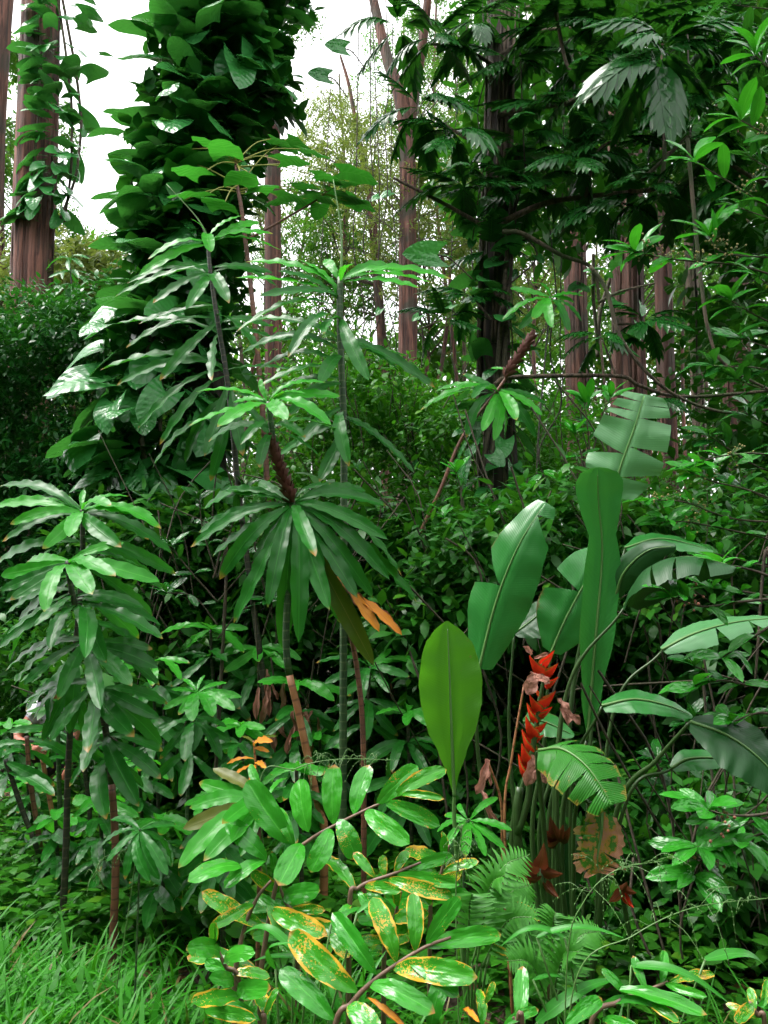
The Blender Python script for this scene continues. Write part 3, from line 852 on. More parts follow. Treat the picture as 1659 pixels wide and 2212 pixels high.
stuff('undergrowth', 'dark leafy tangle behind the canes and below the vine column', 'undergrowth', [
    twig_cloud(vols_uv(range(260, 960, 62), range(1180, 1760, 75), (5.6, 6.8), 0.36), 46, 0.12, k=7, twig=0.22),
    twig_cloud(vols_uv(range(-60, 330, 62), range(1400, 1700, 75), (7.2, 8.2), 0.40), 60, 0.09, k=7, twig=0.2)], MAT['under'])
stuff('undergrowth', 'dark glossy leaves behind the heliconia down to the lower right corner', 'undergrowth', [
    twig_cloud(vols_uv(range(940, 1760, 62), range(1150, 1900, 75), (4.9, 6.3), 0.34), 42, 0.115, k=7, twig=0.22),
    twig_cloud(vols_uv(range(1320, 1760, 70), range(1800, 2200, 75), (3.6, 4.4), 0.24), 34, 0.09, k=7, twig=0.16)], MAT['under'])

# unseen forest round the camera's clearing, added to block low light from the sides
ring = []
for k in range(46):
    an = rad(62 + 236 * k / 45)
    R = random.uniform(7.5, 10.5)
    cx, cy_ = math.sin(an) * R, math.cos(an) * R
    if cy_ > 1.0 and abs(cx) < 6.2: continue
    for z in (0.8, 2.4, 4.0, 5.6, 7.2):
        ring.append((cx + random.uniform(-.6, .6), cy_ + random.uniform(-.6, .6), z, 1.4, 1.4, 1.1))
stuff('unseen_blocking_wood', 'unseen leafy forest edge beside and behind the viewpoint, added to block low light', 'foliage', [twig_cloud(ring, 46, 0.42, wr=0.5, k=6, twig=0.5, shell=0.5)], MAT['under_l'])

# ground cover: small leaves near the floor, thrown over the ground itself
def floor_cloud(x0, x1, y0, y1, n, h, size, k=6):
    x = rng.uniform(x0, x1, n); y = rng.uniform(y0, y1, n)
    vol = []
    B, D, NN, LL = [], [], [], []
    z = np.array([ground(a, b) for a, b in zip(x, y)]) + rng.uniform(0.02, h, n)
    p = np.stack([x, y, z], 1)
    for i in range(k):
        ph = i * 2 * PI / k + rng.uniform(-0.4, 0.4, n)
        d = np.stack([np.cos(ph), np.sin(ph), rng.uniform(-0.3, 0.35, n)], 1)
        B.append(p + d * 0.01 + np.array([0, 0, 1]) * rng.uniform(-0.03, 0.03, (n, 1))); D.append(d); NN.append(np.array([0, 0, 1.0]) + rng.normal(size=(n, 3)) * 0.3)
        LL.append(size * rng.uniform(0.6, 1.3, n))
    LL = np.concatenate(LL)
    return leaf_cards(np.concatenate(B), np.concatenate(D), np.concatenate(NN), LL, LL * 0.45)

stuff('ground_cover', 'low green leaves covering the floor between the cane stems', 'ground cover', [
    floor_cloud(-3.4, -0.4, 3.7, 6.5, 2600, 0.30, 0.085), floor_cloud(-0.6, 2.6, 3.2, 5.5, 1600, 0.25, 0.085), floor_cloud(-1.2, 1.8, 1.6, 3.2, 900, 0.15, 0.06)], MAT['under_c'])
stuff('leaf_litter', 'brown dead leaves lying on the floor', 'leaf litter', [floor_cloud(-3.5, 3.0, 1.5, 7.0, 900, 0.03, 0.10, k=2)], MAT['litter'])

# grass, bottom left
def grass_mesh(n, fn, L0, L1, w0, w1):
    pts = np.array([fn() for _ in range(n)])
    z = np.array([ground(a, b) for a, b in pts])
    base = np.stack([pts[:, 0], pts[:, 1], z], 1)
    az = rng.uniform(0, 2 * PI, n)
    hd = np.stack([np.cos(az), np.sin(az), np.zeros(n)], 1)
    sd = np.stack([-np.sin(az), np.cos(az), np.zeros(n)], 1)
    L = rng.uniform(L0, L1, n); w = rng.uniform(w0, w1, n)
    el0 = rng.uniform(rad(38), rad(88), n); bend = rng.uniform(0.5, 2.1, n)
    S = 5
    V = np.zeros((n, 2 * S + 1, 3))
    p = base.copy()
    for i in range(S + 1):
        t = i / S
        ww = (w * (1 - t) ** 0.6 * min(1, 0.5 + 2 * t))[:, None]
        if i < S:
            V[:, 2 * i] = p - sd * ww; V[:, 2 * i + 1] = p + sd * ww
        else:
            V[:, 2 * S] = p
        el = el0 - bend * t * 1.1
        p = p + (hd * np.cos(el)[:, None] + np.array([0, 0, 1.0]) * np.sin(el)[:, None]) * (L / S)[:, None]
    tf = []
    for i in range(S - 1):
        a = 2 * i
        tf += [(a, a + 1, a + 3), (a, a + 3, a + 2)]
    tf.append((2 * S - 2, 2 * S - 1, 2 * S))
    T = np.array(tf)[None] + (np.arange(n) * (2 * S + 1))[:, None, None]
    return V.reshape(-1, 3), T.reshape(-1, 3)

def gpos():
    while True:
        y = random.uniform(2.3, 4.6)
        x = random.uniform(-0.55 * y - 0.1, -0.08 * y + 0.15)
        lim = 3.25 + 0.3 * math.sin(x * 3.0)
        if y < lim or random.random() < 0.10:
            return x, y
stuff('grass', 'bright green grass in the lower left corner', 'grass', [grass_mesh(4200, gpos, 0.18, 0.40, 0.006, 0.012),
      grass_mesh(2200, gpos, 0.20, 0.42, 0.011, 0.022),
      grass_mesh(900, lambda: (random.uniform(-0.3, 1.5), random.uniform(2.2, 3.1)), 0.2, 0.4, 0.004, 0.008)], MAT['grass'])
# ================================================================== cane plants with wavy leaves
def parse(s):
    out = []
    for q in s.replace('\n', ' ').split(';'):
        q = q.strip()
        if q:
            f = q.split()
            out.append(([float(x) for x in f[:5]] + [0] * (5 - len(f[:5])), f[5] if len(f) > 5 else 'cane'))
    return out

def stem_path(pts, d, groundit=True):
    w = []
    for p in pts:
        w.append(P(p[0], p[1], p[2] if len(p) > 2 else d))
    if groundit:
        g = w[-1].copy()
        gz = ground(g.x, g.y) - 0.03
        if g.z > gz:
            w.append(Vector((g.x, g.y, gz)))
        else:
            g.z = gz; w[-1] = g
    return w[::-1]          # from the ground up

def cane(label, d, stem, leaves, r=(0.016, 0.012), smat='stem_g', lower=None, name='cane_plant', extra=None, group=None, seed=0, rnd=0):
    """stem: (u,v[,d]) from the top down; leaves: 'bu bv tu tv dd kind' in the picture, dd = how much nearer the tip is"""
    rr = random.Random(seed * 13 + len(leaves))
    path = stem_path(stem, d)
    root = thing(name, label, 'plant', path[0], group)
    pts = catmull(path, 40)
    if lower:
        k = max(2, int(40 * lower[1]))
        part(root, 'lower_stem', tube(MB(), pts[:k + 1], [r[0] * 1.05, r[0] + (r[1] - r[0]) * lower[1]], 10), MAT[lower[0]])
        part(root, 'stem', tube(MB(), pts[k:], [r[0] + (r[1] - r[0]) * lower[1], r[1]], 10), MAT[smat])
    else:
        part(root, 'stem', tube(MB(), pts, [r[0], r[1]], 10), MAT[smat])
    for (bu, bv, tu, tv, dd), kind in parse(leaves):
        # leaf base on the stem itself
        bp = P(bu, bv, d)
        b = min(pts, key=lambda p: (p.x - bp.x) ** 2 + (p.z - bp.z) ** 2)
        b = Vector((bp.x, b.y, bp.z))
        if dd == 0: dd = rr.uniform(-0.18, 0.14)
        tip = P(tu, tv, b.y + dd)
        ln = (tip - b).length
        me = rr.choice(LEAF[kind])
        hz = abs(tip.z - b.z) / max(ln, 1e-3)
        up = Vector((rr.uniform(-0.35, 0.35), -0.5 - 0.5 * rr.random(), 0.75))
        put(root, me, b, tip, up, roll=rr.uniform(-0.35, 0.35), ws=min(1.15, max(0.72, 0.46 / max(ln, 0.25))) * rr.uniform(0.92, 1.08))
    return root, pts

def spike_cone(root, a, b, r, n, mat, name='flower_spike', seed=0):
    """dried cone of many overlapping dark bracts, each a part below the spike's core"""
    rr = random.Random(seed)
    core = part(root, name, tube(MB(), catmull([a, b], 8), [r * 0.5, r * 0.25], 7), MAT[mat])
    me = SPIKE_BRACT
    ax = (b - a).normalized()
    x = ax.cross(Vector((0, 1, 0))).normalized(); y = ax.cross(x)
    for i in range(n):
        t = i / n
        an = i * 2.4
        o = x * math.cos(an) + y * math.sin(an)
        p = a.lerp(b, t) + o * r * 0.35
        q = p + o * r * (1.5 - 0.5 * t) + ax * r * (1.7 + rr.uniform(-0.3, 0.4))
        put(root, me, p, q, up=ax, name='bract', sub=core, ws=1.0)
SPIKE_BRACT = leaf('spike_bract', MAT['spike'], 'ellip', 0.30, 5, 2, arch=-0.12, fold=0.7, seed=1)

# P2: the tallest cane in the middle
cane('tallest cane in the middle with ringed dark stem and a thin upright new shoot', 4.4,
     [(735, 600), (734, 680), (737, 780), (742, 900), (743, 1080), (742, 1400), (741, 1660), (740, 1800)],
     '''738 606 978 604 .05 young; 738 608 935 612 .10 young; 738 612 905 622 -.15 young; 738 604 872 590 .2 young; 737 612 762 570 -.25 young; 736 610 700 562 .15 young;
     735 640 508 600 -.1 young; 735 625 530 566 .2 young; 735 640 560 640 -.25; 733 660 645 560 .1 young; 734 655 600 585 -.05; 734 668 512 716 -.2; 733 690 622 772 -.35;
     738 690 797 822 -.32; 738 728 940 838 -.05; 738 738 862 800 .25; 735 735 540 690 .3; 734 740 560 742 .25; 736 760 520 765 .15; 738 790 555 800 .1; 738 800 560 835 -.1;
     739 820 590 850 .1; 740 830 620 900 -.1; 741 892 754 1008 -.32; 742 905 895 1022 -.02; 740 880 640 965 -.15; 742 915 600 985 .1; 742 930 690 1040 -.2; 742 900 850 980 .3;
     738 690 700 720 -.3; 739 760 880 770 .3; 739 770 690 830 -.3''', (0.022, 0.018), 'stem_g', seed=2)
r_, p_ = cane('cane with leaf tiers standing against the lower vine column, slim bare shoot at its tip', 5.0,
     [(450, 512), (452, 560), (462, 640), (475, 720), (488, 800), (500, 900), (520, 1100), (560, 1400), (590, 1650), (595, 1790)],
     '''448 516 412 472 -.1 young; 450 514 522 466 .1 young; 450 522 590 505 .1 young; 452 526 605 540 .2 young; 448 525 320 560 -.1 young; 446 530 300 595 -.15 young; 450 512 455 545 -.3 young; 452 530 560 480 .25 young;
     455 585 275 612 -.1; 455 590 330 655 -.2; 456 600 402 668 -.35; 456 600 495 655 -.35; 455 580 590 590 .1; 456 590 600 620 .2; 452 570 250 640 .1; 456 600 350 600 .3;
     464 660 300 700 .1; 466 690 272 752 -.05; 468 700 345 822 -.2; 472 720 458 822 -.40; 470 700 585 705 .1; 472 715 610 740 .2; 466 680 560 760 -.3; 472 720 250 700 .3;
     484 790 252 832 .1; 486 800 298 926 -.1; 490 812 345 962 -.15; 494 830 442 985 -.2; 500 840 525 985 -.2; 490 800 640 800 .1; 492 810 650 850 .1; 500 850 400 1000 .1; 502 860 600 960 0; 505 880 455 1040 -.1;
     486 800 215 800 .3; 500 850 620 905 .2; 505 900 330 1010 .25''', (0.022, 0.013), 'stem_d', seed=3)
part(r_, 'new_shoot', tube(MB(), catmull([P(450, 515, 5.0), P(425, 470, 5.0), P(360, 398, 5.0)], 10), [0.007, 0.002], 6), MAT['petiole'])
for o in list(COL.objects):
    if o.get('label', '').startswith('tallest cane'):
        part(o, 'new_shoot', tube(MB(), catmull([P(737, 600, 4.4), P(737, 500, 4.4), P(720, 388, 4.4)], 10), [0.009, 0.002], 6), MAT['petiole'])
        tallest = o

# P3: middle front, with dried spike and big drooping rosette
r_, p_ = cane('cane with a dry dark-red flower spike between bright young leaves and drooping rosette', 4.0,
     [(580, 868), (586, 920), (596, 985), (615, 1040), (632, 1090), (628, 1200), (618, 1400), (645, 1540), (690, 1750), (700, 1800)],
     '''578 868 562 818 .05 young; 580 868 704 826 .05 young; 580 870 735 856 .1 young; 578 872 408 920 -.12 young; 578 874 470 922 -.3 young; 580 874 622 906 -.35 young; 580 874 715 918 -.2 young; 578 866 505 868 .2 young; 582 870 660 850 -.1 young; 576 868 424 846 .1 young;
     586 915 520 960 -.2; 588 920 660 945 -.15; 586 925 450 955 .15; 590 930 690 985 .1; 588 935 560 1010 -.2; 588 930 730 930 .2;
     630 1088 478 1062 .1; 630 1090 412 1182 .05; 630 1092 430 1150 .2; 628 1094 474 1252 -.1; 628 1096 505 1345 -.15; 630 1098 578 1312 -.35; 634 1100 645 1388 -.35; 636 1098 712 1318 -.38; 636 1092 682 1202 -.45;
     636 1096 772 1292 -.2; 636 1094 806 1292 .0; 638 1092 842 1252 -.1; 638 1090 868 1245 .15; 636 1088 838 1165 -.1; 636 1086 835 1092 .1; 632 1084 718 1046 .1; 628 1088 440 1100 .3; 630 1094 545 1240 .2; 634 1096 900 1300 .2;
     634 1096 740 1350 .1; 632 1098 610 1400 .15; 630 1094 460 1200 .3; 632 1086 560 1040 .25; 634 1088 790 1060 .25; 640 1120 808 1438 -.05 oldcane; 632 1100 700 1230 -.2''', (0.020, 0.014), 'stem_g', ('stem_o', 0.36), seed=4)
spike_cone(r_, P(632, 1085, 3.98), P(584, 950, 3.98), 0.026, 64, 'spike', seed=1)
for a, b in (((722, 1238), (770, 1282)), ((760, 1290), (868, 1372)), ((728, 1245), (820, 1365))):
    put(r_, random.choice(LEAF['orange']), P(a[0], a[1], 3.98), P(b[0], b[1], 3.85), (0.2, -0.8, 0.4), name='orange_leaf')
part(r_, 'side_stem', tube(MB(), catmull([P(634, 1110, 4.0), P(700, 1230, 4.02), P(748, 1340, 4.04), P(772, 1450, 4.05), P(785, 1620, 4.05), base_at(788, 4.05)], 30), [0.011, 0.014], 8), MAT['stem_r'])

# P4: left front pair
cane('front-left cane, its many tiers of wavy leaves reaching the left picture edge', 3.6,
     [(146, 1212), (152, 1260), (166, 1320), (190, 1410), (213, 1500), (232, 1600), (242, 1700), (250, 1870)],
     '''148 1214 2 1242 .1 young; 147 1216 0 1276 -.05; 147 1218 22 1296 -.15; 148 1220 96 1322 -.3 young; 148 1214 268 1172 .1 young; 150 1216 345 1256 -.05 young; 149 1214 300 1222 .15; 150 1222 200 1284 -.35 young; 148 1212 60 1212 .25 young; 150 1216 250 1245 -.25 young;
     156 1275 10 1330 .1; 157 1280 15 1370 .0; 158 1285 75 1352 -.2; 160 1290 310 1312 .05; 162 1295 348 1350 .0; 163 1300 352 1380 -.1; 166 1310 230 1432 -.3; 168 1312 184 1422 -.42; 166 1308 108 1402 -.3; 162 1300 -5 1400 .1;
     182 1380 12 1450 .1; 184 1385 50 1480 .0; 186 1392 125 1512 -.25; 190 1400 218 1532 -.42; 191 1402 285 1482 -.3; 190 1395 342 1442 -.05; 188 1390 330 1402 .1; 190 1400 345 1480 .05; 184 1384 60 1420 .25;
     206 1470 70 1560 .05; 208 1480 108 1602 -.2; 212 1490 190 1626 -.4; 214 1495 290 1592 -.3; 214 1490 345 1552 -.05; 214 1490 362 1520 .15; 208 1480 40 1530 .2; 216 1500 350 1610 .1;
     226 1570 180 1668 -.3; 230 1590 300 1742 -.25; 230 1590 352 1622 .0; 232 1600 348 1682 -.1; 232 1600 150 1700 -.1; 236 1640 230 1770 -.3; 236 1640 310 1700 .1''', (0.017, 0.012), 'stem_d', ('stem_r', 0.25), seed=5)
cane('left cane just behind the front one, crowned with a flat pale rosette', 3.95,
     [(178, 1100), (179, 1160), (176, 1250), (160, 1450), (148, 1650), (142, 1850)],
     '''178 1105 -10 1092 .1 young; 178 1106 60 1078 .1; 178 1104 122 1066 .15 young; 178 1102 182 1058 .1 young; 178 1102 278 1072 .1 young; 178 1104 330 1112 -.05 young; 178 1108 348 1142 -.1 young; 178 1104 240 1092 -.2 young; 178 1106 22 1132 -.1 young; 178 1110 5 1170 -.1; 178 1112 92 1186 -.3 young; 178 1110 322 1166 .1; 178 1116 372 1196 .05; 178 1112 262 1182 -.3; 178 1106 0 1050 .25; 178 1110 150 1160 -.35 young;
     178 1160 380 1240 .1; 178 1165 350 1270 .2; 178 1170 -5 1215 .2; 177 1200 10 1300 .2; 177 1220 330 1330 .25; 176 1240 40 1340 .25; 174 1280 300 1380 .25; 172 1300 20 1430 .2; 170 1340 330 1450 .3; 168 1360 30 1480 .3; 164 1420 150 1585 -.12; 160 1470 92 1600 -.1; 162 1445 55 1535 .1; 160 1480 200 1610 .1; 164 1420 105 1560 -.2''', (0.017, 0.012), 'stem_d', seed=6)
# P5 far right centre
r_, p_ = cane('slanting brown cane right of centre with pale drooping rosette and dark spike', 5.5,
     [(1142, 740), (1110, 790), (1075, 842), (1000, 942), (950, 1060), (885, 1206), (855, 1340), (845, 1560), (842, 1720)],
     '''1074 845 908 886 -.1 young; 1072 842 932 872 .1 young; 1074 840 1000 808 .1; 1075 850 1066 952 -.3 young; 1072 850 1042 932 -.25 young; 1078 846 1116 908 -.3 young; 1078 842 1172 898 .0 young; 1078 842 1178 872 .1; 1076 846 1158 946 -.05; 1070 850 1008 945 -.1; 1074 848 1020 862 -.3; 1078 846 1140 920 .15 young; 1072 848 960 900 .2; 1074 850 1090 940 .2;
     1100 800 1060 795 .1 young; 1070 850 940 845 .2 young''', (0.017, 0.009), 'stem_r', seed=7)
spike_cone(r_, P(1092, 815, 5.48), P(1146, 730, 5.5), 0.03, 46, 'spike', seed=2)
cane('small tuft of pale cane leaves high beside the dark lobed-leaf trunk', 5.9,
     [(1188, 640), (1186, 680), (1175, 800), (1160, 1000), (1150, 1400), (1150, 1560)],
     '''1188 642 1240 652 .1 young; 1187 642 1102 622 .1 young; 1188 646 1150 690 -.25 young; 1188 646 1192 708 -.3 young; 1187 646 1086 690 0 young; 1189 644 1262 640 .1 young; 1189 648 1256 694 -.1; 1188 640 1150 612 .2 young; 1188 650 1120 712 -.1; 1188 650 1230 720 -.2''', (0.009, 0.006), 'stem_d', seed=8)
cane('knee-high cane with a bright star of leaves, left of the orange-footed stem', 4.2,
     [(425, 1498), (420, 1540), (412, 1600), (406, 1700), (404, 1770)],
     '''425 1498 370 1490 -.1 young; 426 1500 418 1558 -.35 young; 426 1498 522 1506 -.05 young; 426 1500 508 1534 -.2 young; 426 1496 442 1458 .1 young; 425 1496 396 1466 .1 young; 424 1500 352 1532 -.1 young; 427 1496 490 1474 .1 young; 424 1500 385 1545 -.2 young; 426 1498 460 1548 -.3 young;
     418 1550 340 1572 0; 418 1555 330 1600 -.1; 416 1560 400 1645 -.3; 418 1560 500 1602 -.05; 417 1560 478 1642 -.2; 416 1560 345 1640 -.1; 418 1550 490 1570 .1; 412 1620 330 1690 -.1; 411 1630 480 1700 -.1; 411 1620 390 1720 -.25''', (0.010, 0.007), 'stem_g', seed=9)
cane('low dark cane plant behind the tall middle stem, under the orange leaves', 4.7,
     [(800, 1440), (796, 1500), (790, 1640), (788, 1720)],
     '''800 1442 682 1432 0; 800 1444 700 1476 -.1; 800 1440 772 1396 .1 young; 800 1440 845 1402 .1 young; 800 1444 885 1462 0; 800 1446 842 1496 -.2; 800 1446 742 1502 -.2; 800 1440 900 1424 .1 young; 800 1446 780 1520 -.3;
     796 1510 700 1540 0; 796 1512 720 1580 -.1; 796 1512 790 1600 -.3; 796 1510 880 1540 0; 796 1512 860 1590 -.1; 794 1560 700 1620 0; 794 1562 880 1640 0''', (0.009, 0.007), 'stem_d', seed=10)
cane('seedling with a whorl of short leaves at the foot of the backlit heliconia leaf', 3.2,
     [(1012, 1772), (1004, 1800), (1002, 1900)],
     '''1014 1772 1076 1722 .05 young; 1014 1774 1106 1794 -.1 young; 1013 1776 1090 1832 -.1 young; 1012 1778 1048 1850 -.15 young; 1010 1778 1004 1852 -.2 young; 1008 1776 958 1836 -.1 young; 1008 1774 944 1796 0 young; 1008 1772 960 1760 .1 young; 1010 1770 990 1736 .1 young''', (0.006, 0.005), 'stem_g', seed=11)
cane('small yellow-green cane seedling in front of the centre undergrowth', 6.6,
     [(970, 1238), (968, 1300), (966, 1500)],
     '''970 1240 918 1222 .1 young; 970 1240 944 1208 .1 young; 970 1240 1002 1212 .1 young; 970 1242 1016 1272 -.1 young; 970 1244 962 1280 -.2 young; 970 1242 925 1262 -.1 young; 970 1240 1030 1240 0 young''', (0.007, 0.005), 'stem_g', seed=12)
r_, p_ = cane('withered little cane with orange leaves left of the orange-footed stem', 3.9,
     [(548, 1600), (552, 1650), (560, 1760)],
     '''550 1612 590 1602 0 orange; 550 1618 582 1624 -.1 orange; 550 1640 490 1650 0 orange; 552 1655 508 1672 -.1 orange; 552 1650 575 1660 -.15 orange; 552 1652 540 1690 -.15 orange; 548 1605 520 1590 .1 oldcane; 550 1600 600 1590 .1 oldcane''', (0.006, 0.005), 'stem_o', seed=13)

# bare lower canes seen at the far left
for i, (pts, sm, lab) in enumerate([
        ([(12, 1640), (45, 1740), (92, 1875)], 'stem_d', 'dark cane leaning right at the far left edge'),
        ([(58, 1590), (66, 1690), (92, 1868)], 'stem_r', 'brown cane with pale node scars in front of the person'),
        ([(92, 1640), (110, 1740), (130, 1860)], 'stem_o', 'reddish cane with a broken top in front of the person'),
        ([(125, 1560), (128, 1700), (135, 1850)], 'stem_g', 'green cane just right of the reddish one in front of the person'),
        ([(172, 1600), (188, 1700), (202, 1860)], 'stem_d', 'dark cane between the person and the front-left cane')]):
    lv = ''
    rr = random.Random(60 + i)
    u, v = pts[0]
    for k in range(7):
        a = k * 0.9 + rr.uniform(-0.3, 0.3)
        lv += f'{u} {v + 5 + k * 6} {u + math.cos(a * 1.9) * 110:.0f} {v + 30 + rr.uniform(-30, 70):.0f} {rr.uniform(-.2, .25):.2f} cane;'
    if i in (2,): lv = lv[:lv.find(';') + 1]
    cane(lab, 4.6 + 0.12 * i, pts, lv, (0.016, 0.013), sm, seed=20 + i)

# more canes standing in the dark behind, seen in pieces
for i, (u, v, d, lab) in enumerate([
        (455, 1360, 5.2, 'dim cane plant with hanging leaves right of the left canes'),
        (330, 1430, 5.0, 'dim cane plant close behind the front-left cane'),
        (560, 1400, 5.2, 'dark cane plant in the shade under the drooping rosette'),
        (640, 1480, 4.9, 'shaded cane plant just left of the orange-footed stem'),
        (150, 560, 11.0, 'spindly dark plant below the glare beside the thick red trunk'),
        (880, 1540, 4.6, 'dark cane plant between the tall middle stem and the backlit heliconia leaf'),
        (300, 1650, 4.5, 'low cane plant half hidden right of the front-left cane'), (520, 1570, 4.6, 'low cane plant behind the orange-leaved little cane'), (690, 1590, 4.9, 'low cane plant right behind the orange-footed stem'),
        (640, 1660, 3.9, 'low bright cane plant at the foot of the orange stem'), (470, 1720, 3.5, 'low cane plant at the edge of the grass before the withered little cane'), (60, 1690, 5.3, 'low cane plant at the feet of the crouching person'),
        (1230, 1330, 5.6, 'shaded cane plant seen behind the heliconia leaves'),
        (25, 1570, 5.7, 'dim low cane plant at the left picture edge behind the leaning dark cane'), (215, 1730, 4.3, 'low cane plant at the foot of the front-left cane'),
        (120, 1770, 4.5, 'low cane plant among the bare canes at the edge of the grass'), (345, 1775, 3.8, 'low cane plant beside the narrow-fingered seedling')]):
    rr = random.Random(90 + i)
    s = 4.2 / d * (0.62 if i > 5 else 1.0)
    lv = ''
    for t in range(4):
        for k in range(8):
            a = k * 0.785 + t * 0.4
            vv = v + t * 70 * s
            lv += f'{u} {vv:.0f} {u + math.cos(a) * 130 * s * rr.uniform(.7, 1.1):.0f} {vv + (15 + 25 * t + rr.uniform(-25, 50)) * s:.0f} {math.sin(a) * 0.3:.2f} {"young" if t == 0 and i != 4 else "cane"};'
    bot = P(u, v + 500, d)
    cane(lab, d, [(u, v), (u + 5, v + 150 * s), (u + 12, v + 380 * s)], lv, (0.012, 0.009), 'stem_d', seed=40 + i)

# ================================================================== vine-covered column (left of centre)
def heart_vine(label, rows, n, size, lay, seed, name='climbing_vine', kinds=('heart',), front=0.85, stems=6, zlo=None):
    """rows: (u, v, d, r) along the trunk; big leaves stand out all round it"""
    rr = random.Random(seed)
    ax = [P(a, b, c) for a, b, c, _ in rows]
    rs = [r for *_, r in rows]
    base = Vector((ax[-1].x, ax[-1].y, ground(ax[-1].x, ax[-1].y)))
    root = thing(name, label, 'vine', base)
    m = len(ax) - 1
    def at(t):
        k = min(int(t * m), m - 1); f = t * m - k
        return ax[k].lerp(ax[k + 1], f), rs[k] + (rs[k + 1] - rs[k]) * f
    for s in range(stems):
        a0 = rr.uniform(0, 6.28); tw = rr.uniform(-2, 2)
        pts = []
        for i in range(16):
            t = i / 15
            c, r = at(t)
            a = a0 + tw * t
            rad_ = lay + 0.03
            pts.append(c + Vector((math.cos(a) * rad_, math.sin(a) * rad_, 0)))
        part(root, 'vine_stem', tube(MB(), catmull(pts, 50), rr.uniform(0.014, 0.03), 6), MAT['twig'])
    for i in range(n):
        t = (i + rr.random()) / n
        c, r = at(t)
        a = rr.uniform(-PI, 0) if rr.random() < front else rr.uniform(0, PI)
        o = Vector((math.cos(a), math.sin(a), 0))
        q = rr.uniform(0.35, 1.12) ** 0.8
        sz = size * rr.uniform(0.6, 1.3)
        low = t > 0.62 or rr.random() < 0.3
        dirn = o * (0.8 if not low else 0.6) + Vector((rr.uniform(-.8, .8), rr.uniform(-.4, .3), rr.uniform(-0.35, 0.15) if not low else rr.uniform(-1.0, -0.35)))
        dirn.normalize()
        b = c + o * max(lay, r * q - sz * 0.6) + Vector((0, 0, rr.uniform(-.1, .1)))
        up = Vector((0, 0, 0.95)) + o * (0.3 if not low else 1.1) + Vector((rr.uniform(-.4, .4), rr.uniform(-.4, .4), 0))
        put(root, rr.choice(LEAF[kinds[i % len(kinds)]]), b, b + dirn * sz, up, roll=rr.uniform(-.3, .3))
    return root

rowsB = [(540, -70, 6.5, .62), (480, 60, 6.5, .85), (470, 150, 6.5, .84), (418, 300, 6.5, .76), (405, 450, 6.5, .68), (395, 560, 6.5, .62), (370, 700, 6.45, .72), (330, 850, 6.4, .80), (330, 1000, 6.35, .68), (390, 1130, 6.35, .46), (430, 1320, 6.35, .36)]
vb = [(500, -160), (480, 150), (440, 450), (430, 800), (440, 1200), (450, 1560)]
pb = [P(u, v, 6.6) for u, v in vb]
pb.append(Vector((pb[-1].x, 6.6, ground(pb[-1].x, 6.6) - 0.1)))
tree('dark trunk hidden inside the vine column left of centre', pb[::-1], 0.24, 0.18, 'barkd', [], 31)
heart_vine('huge climbing vine with big dark heart leaves forming a column left of centre', rowsB, 260, 0.41, 0.2, 5)
heart_vine('vine with small heart leaves on the upper right side of the thick far-left trunk', [(120, -40, 12.2, .75), (130, 120, 12.2, .75), (132, 250, 12.2, .62), (118, 380, 12.2, .5), (95, 480, 12.2, .4)], 130, 0.36, 0.3, 6, stems=3)
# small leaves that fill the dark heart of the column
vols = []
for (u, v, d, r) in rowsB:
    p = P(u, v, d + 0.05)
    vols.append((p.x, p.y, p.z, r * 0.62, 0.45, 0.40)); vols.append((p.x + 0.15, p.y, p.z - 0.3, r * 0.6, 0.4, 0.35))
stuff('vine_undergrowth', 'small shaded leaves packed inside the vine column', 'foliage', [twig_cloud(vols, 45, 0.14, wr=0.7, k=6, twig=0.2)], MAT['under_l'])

# loose single leaves hanging at the column's right side
for (u, v, d, s, lab) in [(722, 104, 6.0, .10, 'single dark oval leaf hanging against the white sky right of the vine column'), (685, 165, 6.0, .095, 'dark heart leaf hanging in the sky gap beside the vine column'),
                     (905, 552, 5.0, .14, 'lone dark oval leaf hanging left of the lobed-leaf trunk')]:
    c = P(u, v, d)
    root = thing('hanging_leaf', lab, 'leaf', c + Vector((0.0, 0, s * 0.4)))
    put(root, LEAF['heart'][0], c + Vector((s * .9, 0.02, s * 0.1)), c + Vector((-s * .8, -0.05, -s * .1)), (0, -1, -0.15))
    part(root, 'petiole', tube(MB(), catmull([c + Vector((s * .9, 0.02, s * 0.1)), c + Vector((s * 1.5, 0.05, 0.0)), c + Vector((s * 2.6, 0.1, -0.12))], 10), [0.006, 0.005], 5), MAT['twig'])

